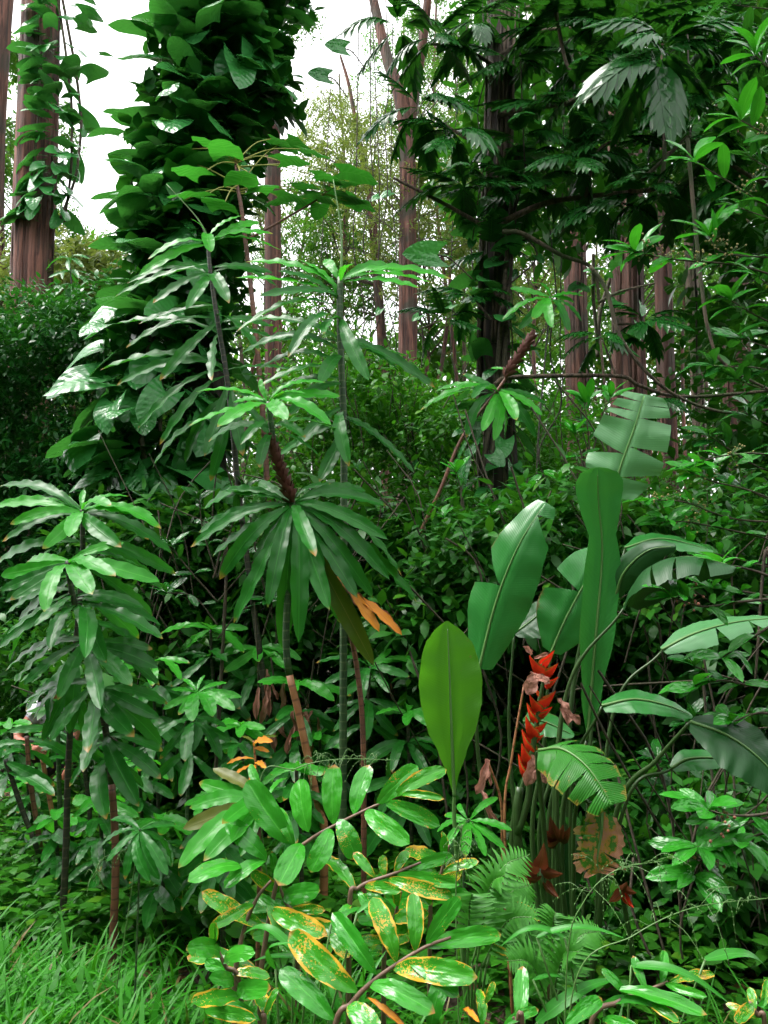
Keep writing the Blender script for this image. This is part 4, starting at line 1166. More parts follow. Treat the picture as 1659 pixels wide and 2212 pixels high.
# ================================================================== sapling with round tiered leaves
def sapling():
    d = 5.9
    path = stem_path([(510, 345), (512, 400), (520, 440), (535, 560), (560, 800), (580, 1100), (590, 1500), (592, 1700)], d)
    root = thing('round_leaf_sapling', 'thin sapling with tiers of flat round leaves on yellow stalks before the vine column', 'tree', path[0])
    part(root, 'trunk', tube(MB(), catmull(path, 40), [0.028, 0.012], 8), MAT['stem_r'])
    rr = random.Random(4)
    L = '''512 350 415 322 .1; 512 348 470 318 -.2; 512 352 432 380 -.3; 512 350 490 336 -.4; 512 348 585 300 .15; 512 350 650 322 .1; 512 355 520 400 -.35; 512 352 605 348 -.1; 512 350 400 345 .25; 512 360 680 380 .1; 512 362 735 372 .2;
       512 360 560 415 -.3; 516 410 440 425 -.1; 516 410 600 425 0; 516 415 400 432 .1; 516 415 660 420 .15; 514 400 480 452 -.3; 516 420 705 412 .3; 516 400 360 345 .3; 516 400 620 300 .3'''
    for (bu, bv, tu, tv, dd), _ in parse(L):
        b = P(bu, bv, d); c = P(tu, tv, d + dd)
        part(root, 'petiole', tube(MB(), catmull([b, b.lerp(c, 0.5) + Vector((0, 0, 0.05)), c], 8), [0.006, 0.004], 5), MAT['petiole_y'])
        out = Vector((c.x - b.x, c.y - b.y, 0)).normalized()
        s = rr.uniform(0.22, 0.33)
        put(root, rr.choice(LEAF['maca']), c, c + out * s + Vector((0, 0, -0.06)), Vector((0, -0.25, 1)) + out * 0.1, roll=rr.uniform(-.2, .2))
    # second, leafy leader to the right
    b0 = P(700, 420, 6.2)
    part(root, 'limb', tube(MB(), catmull([P(530, 520, d), P(620, 470, 6.0), b0, P(715, 380, 6.2)], 16), [0.012, 0.006], 6), MAT['stem_r'])
    for k in range(9):
        a = k * 2.4
        o = Vector((math.cos(a), math.sin(a), 0))
        c = b0 + o * rr.uniform(0.12, 0.3) + Vector((0, 0, rr.uniform(-0.1, 0.12)))
        part(root, 'petiole', tube(MB(), catmull([b0, c], 4), [0.005, 0.004], 5), MAT['petiole_y'])
        put(root, rr.choice(LEAF['maca']), c, c + o * rr.uniform(0.18, 0.26) + Vector((0, 0, -0.05)), (0, -0.2, 1))
sapling()
# ================================================================== heliconia
def hblade(root, pts, w, mat, normal=(0, -1, 0.25), tears=(), ragged=0.0, n=56, m=6, droop=0.12, slant=0.22, basew=0.35, tipw=0.45, keys=None, seed=0, name='leaf', curl=0.0, ribw=0.007, twist=0.0):
    """big leaf blade along the midrib pts (base to tip), half width w; tears: (side, t) slits from the margin to the midrib"""
    rr = random.Random(seed)
    pts = catmull(pts, n + 1)
    N0 = Vector(normal).normalized()
    mb = MB()
    T = [(pts[min(i + 1, n)] - pts[max(i - 1, 0)]).normalized() for i in range(n + 1)]
    def fr(t):
        x = min(max(t, 0), 1) * n
        k = min(int(x), n - 1); f = x - k
        p = pts[k].lerp(pts[k + 1], f); tt = T[k].lerp(T[k + 1], f).normalized()
        nn = Quaternion(tt, twist * (t - 0.3)) @ (N0 - tt * N0.dot(tt)).normalized()
        return p, tt, nn, tt.cross(nn)
    def width(t):
        if keys:
            for (ta, wa), (tb, wb) in zip(keys[:-1], keys[1:]):
                if t <= tb:
                    f = (t - ta) / (tb - ta); f = f * f * (3 - 2 * f) if abs(wa - wb) > 0.3 and tb < 0.99 else f
                    return w * (wa + (wb - wa) * f)
            return w * 0.03
        if t < 0.35:
            f = t / 0.35
            return w * (basew + (1 - basew) * math.sin(f * PI / 2)) * (1 - t) ** tipw * (0.80 + 0.42 * math.sin(PI * min(1, t * 0.9 + 0.08)))
        return w * max(0.03, (min(1, basew + t * 3.2) if t < 0.3 else 1.0) * max(0, 1 - t) ** tipw * (0.80 + 0.42 * math.sin(PI * min(1, t * 0.9 + 0.08))))
    ph = rr.uniform(0, 6)
    for side in (-1, 1):
        cuts = sorted([0.0] + [t for s, t in tears if s == side] + [1.0])
        for a, b in zip(cuts[:-1], cuts[1:]):
            k = max(3, int((b - a) * n))
            cutw = rr.uniform(0.72, 1.05) if ragged else 1.0
            sag = rr.uniform(-0.10, 0.22) if len(cuts) > 2 else 0.0
            g0 = 0.0 if a == 0 else rr.uniform(0.03, 0.34)
            g1 = 0.0 if b == 1 else rr.uniform(0.03, 0.34)
            V, F, UV = [], [], []
            for i in range(k + 1):
                f = i / k
                for j in range(m + 1):
                    s = j / m
                    ff = f + (g0 * (1 - f) - g1 * f) * s ** 1.3
                    t = a + (b - a) * ff
                    p, tt, nn, sd = fr(t)
                    ww = width(t)
                    ww *= 1 - (1 - cutw) * s
                    if ragged:
                        ww *= 1 - ragged * (0.5 + 0.5 * math.sin(t * 61 + side * 2)) * rr.uniform(0.6, 1) * s * s
                    z = -droop * s * s * ww - sag * s * s * ww + 0.035 * ww * math.sin(t * 30 + ph + side) * s + curl * s ** 3 * ww
                    if s == 1: z += rr.uniform(-0.02, 0.02) * ww
                    q = p + sd * (side * s * ww) + tt * (slant * s * ww) + nn * (z + 0.06 * ww * math.sin(PI * min(1, s * 3)) )
                    V.append(q); UV.append((0.5 + side * s * 0.5, t))
            for i in range(k):
                for j in range(m):
                    x = i * (m + 1) + j
                    F.append((x, x + 1, x + m + 2, x + m + 1))
            mb.add(V, F, UV)
    lf = part(root, name, mb, MAT[mat])
    rib = tube(MB(), [q + fr(i / n)[2] * 0.004 for i, q in enumerate(pts)][:int(n * 0.97)], [ribw, 0.0015], 6)
    part(root, 'midrib', rib, MAT['petiole'], sub=lf)
    return lf

def heliconia():
    B = base_at(1135, 3.55)
    root = thing('heliconia', 'large heliconia with paddle leaves and a red flower spike right of centre', 'plant', B)
    def stalk(pts, r=(0.016, 0.007), mat='hstalk'):
        part(root, 'stalk', tube(MB(), catmull(pts, 24), r, 8), MAT[mat])
    def foot(u, d): return base_at(u, d)
    # upright torn leaf
    a = P(1322, 1075, 4.0); t = P(1392, 852, 3.95)
    hblade(root, [a, P(1340, 1010, 3.97), P(1372, 920, 3.95), t], 0.165, 'heli_g', normal=(-0.05, -0.72, 0.72),
           tears=[(-1, .20), (-1, .44), (-1, .70), (-1, .80), (-1, .91), (1, .24), (1, .50), (1, .74), (1, .88)], slant=0.12, tipw=0.10, basew=0.7, seed=1, droop=0.05)
    stalk([foot(1205, 3.9), P(1230, 1560, 3.95), P(1285, 1250, 4.0), a])
    # tall upright leaf, light
    hblade(root, [P(1268, 1600, 3.3), P(1284, 1400, 3.3), P(1300, 1200, 3.3), P(1292, 1085, 3.28), P(1290, 1010, 3.25)], 0.098, 'heli', normal=(0.0, -1, 0.1), seed=2, keys=[(0, .04), (.12, .42), (.3, .74), (.45, .76), (.57, .58), (.68, .84), (.8, 1.0), (.88, .98), (.94, .80), (.98, .45), (1, .06)], tipw=0.17, basew=0.4, droop=-0.10, curl=0.2, twist=0.0, slant=0.15)
    stalk([foot(1195, 3.4), P(1215, 1760, 3.34), P(1268, 1600, 3.3)])
    # broad leaning leaf
    hblade(root, [P(1035, 1445, 3.7), P(1072, 1300, 3.68), P(1120, 1180, 3.66), P(1178, 1085, 3.66)], 0.135, 'heli', normal=(-0.25, -0.8, 0.5), tears=[(-1, .42), (1, .9)], seed=3, tipw=0.22, basew=0.45, droop=0.16)
    stalk([foot(1100, 3.7), P(1035, 1650, 3.72), P(1035, 1445, 3.7)], (0.013, 0.006))
    # leaf with its backlight painted in as a lighter colour
    hblade(root, [P(981, 1720, 3.15), P(975, 1580, 3.15), P(970, 1450, 3.16), P(965, 1342, 3.18)], 0.128, 'heli_b', normal=(0.12, -1, -0.05), seed=4, twist=0.3, curl=0.2, keys=[(0, .02), (.1, .16), (.2, .42), (.32, .74), (.45, .95), (.56, 1.0), (.7, .92), (.82, .74), (.92, .44), (1, .04)], tipw=0.36, basew=0.02, droop=0.05)
    stalk([foot(1000, 3.2), P(983, 1800, 3.16), P(981, 1720, 3.15)], (0.010, 0.006), 'petiole')
    # drooping front leaf, scalloped
    hblade(root, [P(1165, 1622, 3.1), P(1215, 1620, 3.0), P(1270, 1660, 2.9), P(1322, 1738, 2.82)], 0.118, 'heli_y', normal=(-0.15, -0.6, 0.85), tears=[(-1, .28), (-1, .46), (-1, .64), (-1, .8), (1, .3), (1, .5), (1, .68), (1, .86)], seed=5, tipw=0.14, basew=0.6, droop=0.3)
    stalk([foot(1185, 3.3), P(1172, 1760, 3.2), P(1160, 1640, 3.14), P(1165, 1622, 3.1)], (0.012, 0.006))
    # small leaf right
    hblade(root, [P(1300, 1526, 3.2), P(1370, 1512, 3.18), P(1440, 1525, 3.16), P(1496, 1548, 3.15)], 0.066, 'heli', normal=(0, -0.6, 0.8), seed=6, tipw=0.4, basew=0.5)
    stalk([foot(1215, 3.35), P(1235, 1700, 3.3), P(1300, 1526, 3.2)], (0.010, 0.005))
    # leaf behind the tall one
    hblade(root, [P(1190, 1410, 3.9), P(1225, 1330, 3.9), P(1280, 1235, 3.9), P(1330, 1200, 3.9)], 0.15, 'heli', normal=(0.1, -0.85, 0.5), seed=7, tears=[(-1, .5)], tipw=0.25)
    stalk([foot(1150, 3.8), P(1175, 1620, 3.9), P(1190, 1410, 3.9)], (0.012, 0.006))
    hblade(root, [P(1110, 1370, 4.1), P(1150, 1340, 4.1), P(1210, 1290, 4.1)], 0.11, 'heli_d', normal=(0.1, -0.5, 0.85), seed=8, tipw=0.25)
    stalk([foot(1120, 4.0), P(1100, 1600, 4.08), P(1110, 1370, 4.1)], (0.012, 0.006))
    # dark arching leaves to the right
    hblade(root, [P(1330, 1290, 3.3), P(1350, 1235, 3.25), P(1400, 1190, 3.2), P(1460, 1180, 3.15)], 0.062, 'heli_d', normal=(-0.45, -0.75, 0.2), seed=9, tipw=0.35, basew=0.3, droop=0.5)
    stalk([foot(1170, 3.4), P(1210, 1560, 3.36), P(1330, 1290, 3.3)], (0.011, 0.005))
    hblade(root, [P(1350, 1310, 3.2), P(1400, 1235, 3.1), P(1480, 1205, 3.0), P(1590, 1225, 2.9)], 0.125, 'heli_d', normal=(0.0, 0.10, 1), seed=10, tears=[(1, .4), (1, .6), (-1, .5), (1, .8)], tipw=0.3, droop=0.75)
    stalk([foot(1180, 3.3), P(1215, 1540, 3.28), P(1350, 1310, 3.2)], (0.011, 0.005))
    hblade(root, [P(1350, 1185, 4.0), P(1430, 1165, 4.0), P(1540, 1190, 3.95)], 0.10, 'heli', normal=(0, -0.5, 0.9), seed=11, tipw=0.3)
    stalk([foot(1230, 3.8), P(1290, 1400, 3.95), P(1350, 1185, 4.0)], (0.011, 0.005))
    # pale leaf at right edge
    hblade(root, [P(1430, 1405, 3.5), P(1500, 1370, 3.5), P(1590, 1345, 3.5), P(1690, 1335, 3.5)], 0.085, 'heli_g', normal=(0.05, -0.45, 0.9), seed=12, tipw=0.3, tears=[(1, .5), (1, .75)])
    stalk([foot(1250, 3.5), P(1320, 1560, 3.5), P(1430, 1405, 3.5)], (0.011, 0.005))
    # dark leaf low right
    hblade(root, [P(1490, 1560, 3.0), P(1570, 1590, 2.95), P(1640, 1640, 2.9), P(1720, 1730, 2.85)], 0.13, 'heli_d', normal=(0.1, -0.7, 0.7), seed=13, tipw=0.3)
    hblade(root, [P(1450, 1660, 3.2), P(1490, 1640, 3.2), P(1560, 1640, 3.2), P(1620, 1655, 3.2)], 0.055, 'heli', normal=(0, -0.6, 0.8), seed=14)
    stalk([foot(1230, 3.3), P(1330, 1760, 3.2), P(1420, 1640, 3.1), P(1490, 1560, 3.0)], (0.013, 0.006))
    stalk([foot(1225, 3.3), P(1350, 1740, 3.2), P(1450, 1660, 3.2)], (0.010, 0.005))
    # dying leaf hanging low
    hblade(root, [P(1300, 1752, 3.0), P(1298, 1800, 2.97), P(1290, 1850, 2.95), P(1292, 1885, 2.95)], 0.105, 'heli_dead', normal=(0.05, -1, 0.25), seed=15, tipw=0.2, basew=0.75, ragged=0.12, slant=0.3,
           tears=[(1, .17), (1, .36), (1, .43), (1, .58), (1, .66), (1, .83), (1, .90), (-1, .55), (-1, .82), (-1, .93)], curl=0.5)
    stalk([foot(1215, 3.25), P(1240, 1780, 3.1), P(1280, 1735, 3.02), P(1300, 1752, 3.0)], (0.010, 0.005))
    # dark leaf hanging behind the dried spikes
    hblade(root, [P(1215, 1800, 3.5), P(1212, 1880, 3.5), P(1200, 1990, 3.5)], 0.10, 'heli_d', normal=(0.1, -1, 0.1), seed=16, tipw=0.35)
    hblade(root, [P(1130, 1560, 3.7), P(1175, 1560, 3.7), P(1240, 1590, 3.65)], 0.09, 'heli', normal=(0, -0.6, 0.8), seed=17)
    for u, dd in ((1105, 3.5), (1120, 3.6), (1150, 3.45), (1165, 3.55), (1185, 3.5)):
        stalk([foot(u + 20, dd), P(u, 1820, dd), P(u + 12 + (u % 7) * 5, 1720 - (u % 9) * 12, dd)], (0.013, 0.008))
    return root
heli_root = heliconia()

# the red flower spike (one thing: axis and bracts)
def bract_mesh():
    V, F, UV = [], [], []
    n = 12
    for i in range(n + 1):
        t = i / n
        h = 0.50 * (1 - t) ** 0.75 * (0.75 + 0.6 * min(1, t * 4) * (1 - t))
        w = 0.17 * (1 - t) ** 0.6 * (0.7 + 0.5 * math.sin(PI * t))
        zc = 0.10 * t ** 2.0 - 0.05 * math.sin(PI * t)
        for (x, z, u) in ((-w, 0.5 * h, 1.0), (-w * 0.95, 0.1 * h, 0.6), (0, -0.5 * h, 0.0), (w * 0.95, 0.1 * h, 0.6), (w, 0.5 * h, 1.0)):
            V.append((x, t, z + zc)); UV.append((u, t))
    for i in range(n):
        for j in range(4):
            a = i * 5 + j
            F.append((a, a + 1, a + 6, a + 5))
    return MB().add(V, F, UV)
BR = bract_mesh().mesh('bract', MAT['bract'])
BRD = bract_mesh().mesh('dried_bract', MAT['drybract'])

def c2(x, y): return ((1600 + x / 4.0225) * 0.6636, (2050 + y / 4.0225) * 0.6636)
def flower():
    d = 3.25
    B = base_at(1120, 3.3)
    root = thing('heliconia_flower', 'upright spike of glossy red bracts with withered pink-brown petals', 'flower', B)
    ax = [c2(660, 440), c2(690, 560), c2(665, 750), c2(625, 960), c2(600, 1180), c2(565, 1400), c2(535, 1600), c2(500, 1900), c2(480, 2212), (1118, 1800)]
    part(root, 'axis', tube(MB(), catmull([P(u, v, d) for u, v in ax][::-1], 40), [0.015, 0.006], 8), MAT['hstalk'])
    part(root, 'stalk', tube(MB(), catmull([B, P(1118, 1800, d + 0.01), P(1122, 1700, d + 0.02)], 12), [0.020, 0.016], 8), MAT['hstalk'])
    R = [((655, 470), (838, 285)), ((672, 600), (892, 452)), ((700, 740), (884, 635)), ((630, 980), (864, 815)), ((606, 1140), (804, 1025)), ((572, 1320), (744, 1215)), ((552, 1460), (694, 1385)),
         ((690, 590), (466, 352)), ((640, 890), (560, 760)), ((632, 1060), (476, 862)), ((600, 1215), (440, 965)), ((570, 1400), (420, 1140)), ((548, 1600), (372, 1310)), ((505, 1765), (368, 1500)), ((480, 1940), (325, 1630))]
    for i, (a, b) in enumerate(R):
        dd = -0.03 if i % 2 else 0.02
        put(root, BR, P(*c2(*a), d), P(*c2(*b), d + dd), up=Vector((0, -0.22, 1)), name='bract', ws=1.0)
    for i, (a, b, w) in enumerate([((540, 560), (470, 850), 1.3), ((560, 600), (760, 700), 1.0), ((880, 900), (1010, 1250), 0.8), ((930, 1050), (1165, 1240), 0.7), ((540, 1640), (450, 2040), 0.9), ((560, 1850), (720, 2010), 0.8), ((520, 330), (420, 220), 0.9), ((560, 370), (750, 300), 0.5), ((680, 1860), (690, 1950), 0.8)]):
        put(root, LEAF['dry'][i % 4], P(*c2(*a), d - 0.04), P(*c2(*b), d - 0.07), up=Vector((0.3, -1, 0.2)), name='withered_petal', ws=w * 1.5)
flower()

def c4(x, y): return ((1500 + x / 1.659) * 0.6636, (2550 + y / 1.659) * 0.6636)
for (cu, cv, d, label, bs, red) in [
        ((1172), (1885), 3.05, 'dried brown flower head of curled bracts behind the fern', [((430, 450), (460, 330)), ((400, 480), (310, 410)), ((440, 480), (555, 500)), ((380, 520), (250, 490)), ((450, 540), (530, 630)), ((420, 510), (350, 520))], None),
        ((1205), (1790), 3.3, 'small dried brown flower head above the fern, left of the dying leaf', [((520, 310), (470, 185)), ((530, 300), (560, 230)), ((510, 300), (445, 260)), ((520, 320), (440, 330)), ((540, 310), (600, 240))], None),
        ((1345), (1915), 3.2, 'low flower head with one red bract under the dying leaf', [((870, 590), (800, 650)), ((880, 570), (950, 600)), ((870, 580), (900, 540))], ((870, 600), (930, 680)))]:
    B = base_at(cu - 10, d + 0.05)
    root = thing('dried_flower', label, 'flower', B)
    c = P(*c4(*bs[0][0]), d)
    part(root, 'stalk', tube(MB(), catmull([B, B.lerp(c, 0.5) + Vector((0.02, 0, 0)), c], 12), [0.012, 0.009], 8), MAT['hstalk'])
    for i, (a, b) in enumerate(bs):
        put(root, BRD, P(*c4(*a), d), P(*c4(*b), d - 0.05), up=Vector((0.1 * (i % 3 - 1), -0.3, 1)), name='dried_bract', ws=1.1)
    if red:
        put(root, BR, P(*c4(*red[0]), d), P(*c4(*red[1]), d - 0.04), up=Vector((0.3, -0.3, 0.6)), name='red_bract', ws=1.6)

# dry hanging leaf remnant and orange stalk
root = thing('withered_leaf', 'crumpled pink-brown withered leaf hanging right of the backlit heliconia leaf', 'leaf', P(1052, 1640, 3.3))
for a, b, w in (((1052, 1640), (1028, 1715), 1.0), ((1050, 1660), (1060, 1700), 0.8), ((1036, 1700), (1060, 1775), 0.7), ((1055, 1750), (1090, 1800), 0.5)):
    put(root, random.choice(LEAF['dry']), P(*a, 3.3), P(*b, 3.26), (0.2, -1, 0.2), name='leaf_piece', ws=w * 0.8)
part(root, 'stalk', tube(MB(), catmull([P(1052, 1640, 3.3), P(1082, 1730, 3.32), P(1086, 1850, 3.34), base_at(1088, 3.36)], 16), [0.005, 0.006], 6), MAT['stem_o'])
root = thing('dry_stalk', 'thin orange dry stalk slanting up to the withered petals of the flower', 'stalk', base_at(1090, 3.2))
part(root, 'stalk', tube(MB(), catmull([base_at(1090, 3.2), P(1090, 1780, 3.2), P(1105, 1640, 3.2), P(1132, 1480, 3.2)], 20), [0.006, 0.004], 6), MAT['stem_o'])

# ================================================================== ginger in the foreground
def c3(x, y): return ((600 + x / 1.843) * 0.6636, (2400 + y / 1.843) * 0.6636)
def ginger(label, d, axis, leaves, conv, footu=None, rs=0.008, seed=0, dfoot=0.1):
    rr = random.Random(seed)
    ax = [P(*conv(*a[:2]), d + (a[2] if len(a) > 2 else 0)) for a in axis]
    low = ax[0]
    B = Vector((low.x + (footu or 0), low.y + dfoot, ground(low.x, low.y + dfoot) - 0.02))
    root = thing('ginger_plant', label, 'plant', B)
    part(root, 'stalk', tube(MB(), catmull([B] + ax, 40), [rs * 1.2, rs * 0.5], 8), MAT['gstalk'])
    for q in leaves:
        (a, b, kind) = q[:3]
        ws = q[3] if len(q) > 3 else 1.0
        dd = q[4] if len(q) > 4 else 0
        bp = P(*conv(*a), d)
        up_side = b[1] < a[1]
        tip = P(*conv(*b), d + (dd or (rr.uniform(0.02, 0.12) if up_side else rr.uniform(-0.14, -0.05))))
        me = rr.choice(LEAF['ginger' if kind == 'g' else ('ginger_sick' if kind == 's' else kind)])
        put(root, me, bp, tip, Vector((rr.uniform(-.2, .2), -0.85, 0.6)), roll=rr.uniform(-.35, .35), ws=ws * rr.uniform(0.82, 0.98))
    return root

ginger('foreground ginger stalk with the topmost fan of broad glossy leaves', 2.75,
       [(455, 1530), (490, 1200), (550, 890), (600, 740), (760, 610), (880, 540), (1100, 430), (1330, 335)],
       [((640, 640), (375, 255), 'g', 1.05), ((745, 570), (690, 250), 'g', 1.25), ((895, 525), (900, 162), 'g', 1.0), ((1015, 465), (1110, 165), 'g', 1.15), ((1150, 405), (1400, 170), 'g', 0.95), ((1250, 360), (1572, 190), 's', 0.8), ((1300, 345), (1560, 370), 's', 0.55),
        ((1200, 385), (1535, 530), 'g', 0.75), ((1085, 440), (1352, 640), 'g', 0.95), ((925, 490), (1035, 735), 'g', 1.5), ((880, 545), (757, 810), 'g', 1.25), ((705, 635), (565, 890), 'g', 1.25), ((490, 740), (238, 905), 'g', 1.0), ((495, 735), (255, 500), 'g', 1.1), ((660, 660), (560, 420), 'g', 0.9)], c3, seed=1)
ginger('foreground ginger stalk rising from the bottom edge with broad spotted leaves', 2.35,
       [(900, 1760), (1000, 1600), (1090, 1500), (1230, 1390), (1440, 1260), (1600, 1200)],
       [((1040, 1530), (630, 1168), 's', 1.0), ((1155, 1425), (888, 1050), 'g', 0.85), ((1272, 1350), (1128, 958), 's', 1.0), ((1385, 1290), (1370, 930), 's', 1.05), ((1450, 1240), (1655, 955), 'g', 0.85), ((1110, 1490), (1505, 1655), 'g', 0.85), ((1250, 1385), (1760, 1440), 's', 0.75),
        ((900, 1700), (572, 1390), 'g', 0.9), ((985, 1600), (1165, 1760), 'g', 1.3), ((1440, 1260), (1900, 1180), 'g', 0.6), ((1480, 1780), (1560, 1410), 'g', 1.0, 0.05), ((1100, 1560), (1330, 1740), 'orange', 0.9), ((1330, 1330), (1650, 1560), 'g', 0.8)], c3, seed=2, footu=-0.05)
ginger('ginger stalk with yellow-edged leaves between the fan and the fern', 2.65,
       [(990, 1050), (1050, 900), (1250, 820), (1420, 750)],
       [((1140, 840), (1015, 690), 's', 1.0), ((1200, 835), (1190, 705), 's', 1.5), ((1262, 815), (1345, 680), 's', 1.3), ((1330, 790), (1612, 708), 'g', 0.6), ((1272, 822), (1652, 885), 'g', 0.6), ((1220, 850), (1612, 955), 's', 0.65), ((1080, 895), (1302, 925), 's', 0.8), ((1280, 880), (1492, 1005), 's', 0.8), ((1030, 935), (848, 715), 's', 0.85), ((1000, 1000), (900, 1150), 'g', 1.0), ((1040, 920), (1150, 1100), 'g', 0.9)], c3, seed=3)
ginger('ginger stalk with heavily spotted drooping leaves at the fan\'s left foot', 2.7,
       [(300, 1500), (360, 1150), (440, 960), (520, 860)],
       [((480, 1140), (105, 925), 's', 0.8), ((520, 1035), (858, 1185), 's', 0.85), ((440, 1400), (15, 1318), 's', 0.75), ((500, 1000), (590, 1200), 's', 1.0), ((350, 780), (20, 865), 'g', 0.9), ((560, 1230), (750, 1330), 's', 0.8), ((420, 1000), (150, 1150), 's', 0.7), ((880, 1180), (990, 1320), 's', 1.3), ((600, 1060), (430, 950), 'g', 0.9)], c3, seed=4)
ginger('low ginger shoot with rusty spots near the bottom edge, right of the grass', 2.3,
       [(480, 1760), (470, 1700), (470, 1640)],
       [((500, 1690), (430, 1535), 's', 1.3), ((120, 1640), (430, 1690), 's', 0.8, -0.05), ((480, 1680), (560, 1500), 's', 0.9), ((460, 1700), (250, 1600), 'g', 0.7)], c3, seed=5)
def bottom_right():
    ginger('bottom-edge ginger with a tall upright leaf right of centre', 2.25,
           [(330, 1320), (300, 1290), (280, 1260)],
           [((330, 1330), (335, 985), 'g', 0.85), ((110, 1320), (100, 1110), 's', 1.0), ((130, 1190), (180, 1070), 's', 1.1), ((560, 1310), (762, 1160), 'g', 0.8), ((20, 1230), (100, 1290), 'orange', 1.0), ((230, 1300), (420, 1220), 'g', 0.8)], c4, seed=6)
    ginger('bottom ginger with arching leaves below the fern', 2.45,
           [(700, 1320), (850, 1180), (1000, 1120), (1120, 1070)],
           [((840, 1110), (1330, 1250), 'g', 0.5), ((900, 1150), (760, 1000), 'g', 0.9), ((1000, 1120), (930, 930), 'g', 0.9), ((1080, 1090), (1100, 900), 'g', 0.8), ((1120, 1080), (1370, 1030), 's', 0.5), ((950, 1140), (1180, 1290), 's', 0.7), ((800, 1220), (600, 1150), 'g', 0.8), ((760, 1270), (960, 1330), 'g', 0.8), ((1100, 1080), (1330, 1150), 'g', 0.6)], c4, seed=7)
    ginger('spotted ginger leaves in the lower right corner', 2.4,
           [(1640, 1330), (1600, 1250), (1560, 1180)],
           [((1600, 1270), (1430, 1190), 's', 0.9), ((1590, 1230), (1560, 1100), 's', 1.2), ((1620, 1220), (1659, 1060), 's', 0.9), ((1580, 1200), (1480, 1290), 's', 0.9), ((1600, 1200), (1740, 1150), 'g', 0.9)], c4, seed=8)
    ginger('ginger leaves behind the bottom ferns at right of centre', 2.8,
           [(480, 1200), (460, 1000), (420, 900)],
           [((420, 900), (230, 880), 's', 0.7), ((440, 940), (520, 850), 'g', 1.0), ((440, 950), (300, 1010), 'g', 0.8), ((300, 640), (425, 745), 's', 0.6), ((450, 980), (600, 940), 'g', 0.8), ((420, 880), (160, 900), 's', 0.8), ((470, 1080), (330, 1140), 'g', 0.9), ((470, 1060), (620, 1040), 'g', 0.9)], c4, seed=9)
bottom_right()
GG = [('ginger stalk in the shade under the fan of broad leaves', 2.9, 640, 2010), ('short ginger stalk low between the two foreground stalks', 2.75, 830, 2060), ('ginger stalk behind the yellow-edged one, beside the bright fern', 3.0, 930, 1960),
      ('ginger shoot at the bottom edge left of the brown stalk', 2.35, 520, 2150)]
for gi, (lab, d_, u_, v_) in enumerate(GG):
    rr = random.Random(700 + gi)
    lv = []
    tilt = rr.uniform(-0.5, 0.5)
    for k in range(9):
        t = k / 9
        s_ = 1 if k % 2 else -1
        bx, by = u_ + tilt * 150 * t, v_ - 130 * t
        an = rad(rr.uniform(10, 60)) if k < 7 else rad(rr.uniform(60, 100))
        ln_ = 95 * rr.uniform(.8, 1.2)
        lv.append(((bx, by), (bx + s_ * math.cos(an) * ln_, by - math.sin(an) * ln_ * 0.6 + 35 * (1 - t)), 's' if rr.random() < 0.45 else 'g', rr.uniform(.8, 1.1), rr.uniform(-.15, .1)))
    ginger(lab, d_, [(u_, v_), (u_ + tilt * 75, v_ - 65), (u_ + tilt * 150, v_ - 135)], lv, lambda x, y: (x, y), seed=40 + gi)

# plants with narrow striped leaves left of the ginger
cane('leaning low cane plant with yellowing leaf tips left of the ginger fan', 3.0,
     [(580, 1720), (560, 1760), (560, 1880)],
     '''575 1725 430 1690 .1 young; 572 1728 410 1745 0 young; 570 1732 395 1790 -.1 oldcane; 570 1736 385 1875 -.2 young; 575 1740 440 1860 -.25 young; 576 1730 500 1820 -.3 young; 580 1722 540 1650 .1 young; 580 1722 620 1680 .15 young; 578 1736 520 1850 -.2 young; 574 1725 460 1660 .1 oldcane; 572 1730 480 1780 -.3 young''', (0.008, 0.006), 'stem_r', seed=14)
cane('small palm-like seedling with narrow fingered leaves on a thin stem in the grass', 3.0,
     [(302, 1790), (303, 1830), (300, 1920)],
     '''302 1792 240 1770 .1; 302 1792 215 1830 0; 302 1794 230 1862 -.1; 303 1796 270 1900 -.1; 303 1798 325 1905 -.15; 304 1796 345 1900 -.1; 304 1796 362 1890 -.1; 304 1794 372 1870 0; 304 1792 380 1780 .1''', (0.004, 0.003), 'stem_g', seed=15)

# ================================================================== ferns
def frond(root, a, mid, b, npin, ln, sub_name='frond', seed=0, up=(0, -0.7, 0.7)):
    rr = random.Random(seed)
    pts = catmull([a, mid, b], 30)
    fr = part(root, sub_name, tube(MB(), pts, [0.004, 0.0015], 5), MAT['petiole'])
    up = Vector(up).normalized()
    for i in range(npin):
        t = 0.16 + 0.82 * i / npin
        k = min(int(t * 29), 28)
        p = pts[k].lerp(pts[k + 1], t * 29 - k)
        tt = (pts[k + 1] - pts[k]).normalized()
        sd = tt.cross(up).normalized()
        l = ln * math.sin(PI * (0.22 + 0.74 * t)) ** 0.8 * rr.uniform(0.9, 1.1)
        for s in (-1, 1):
            q = p + sd * s * l + tt * l * 0.45 + Vector((0, 0, -0.12 * l))
            put(root, rr.choice(LEAF['pinna']), p, q, up, name='pinna', sub=fr, ws=1.0)
    return fr

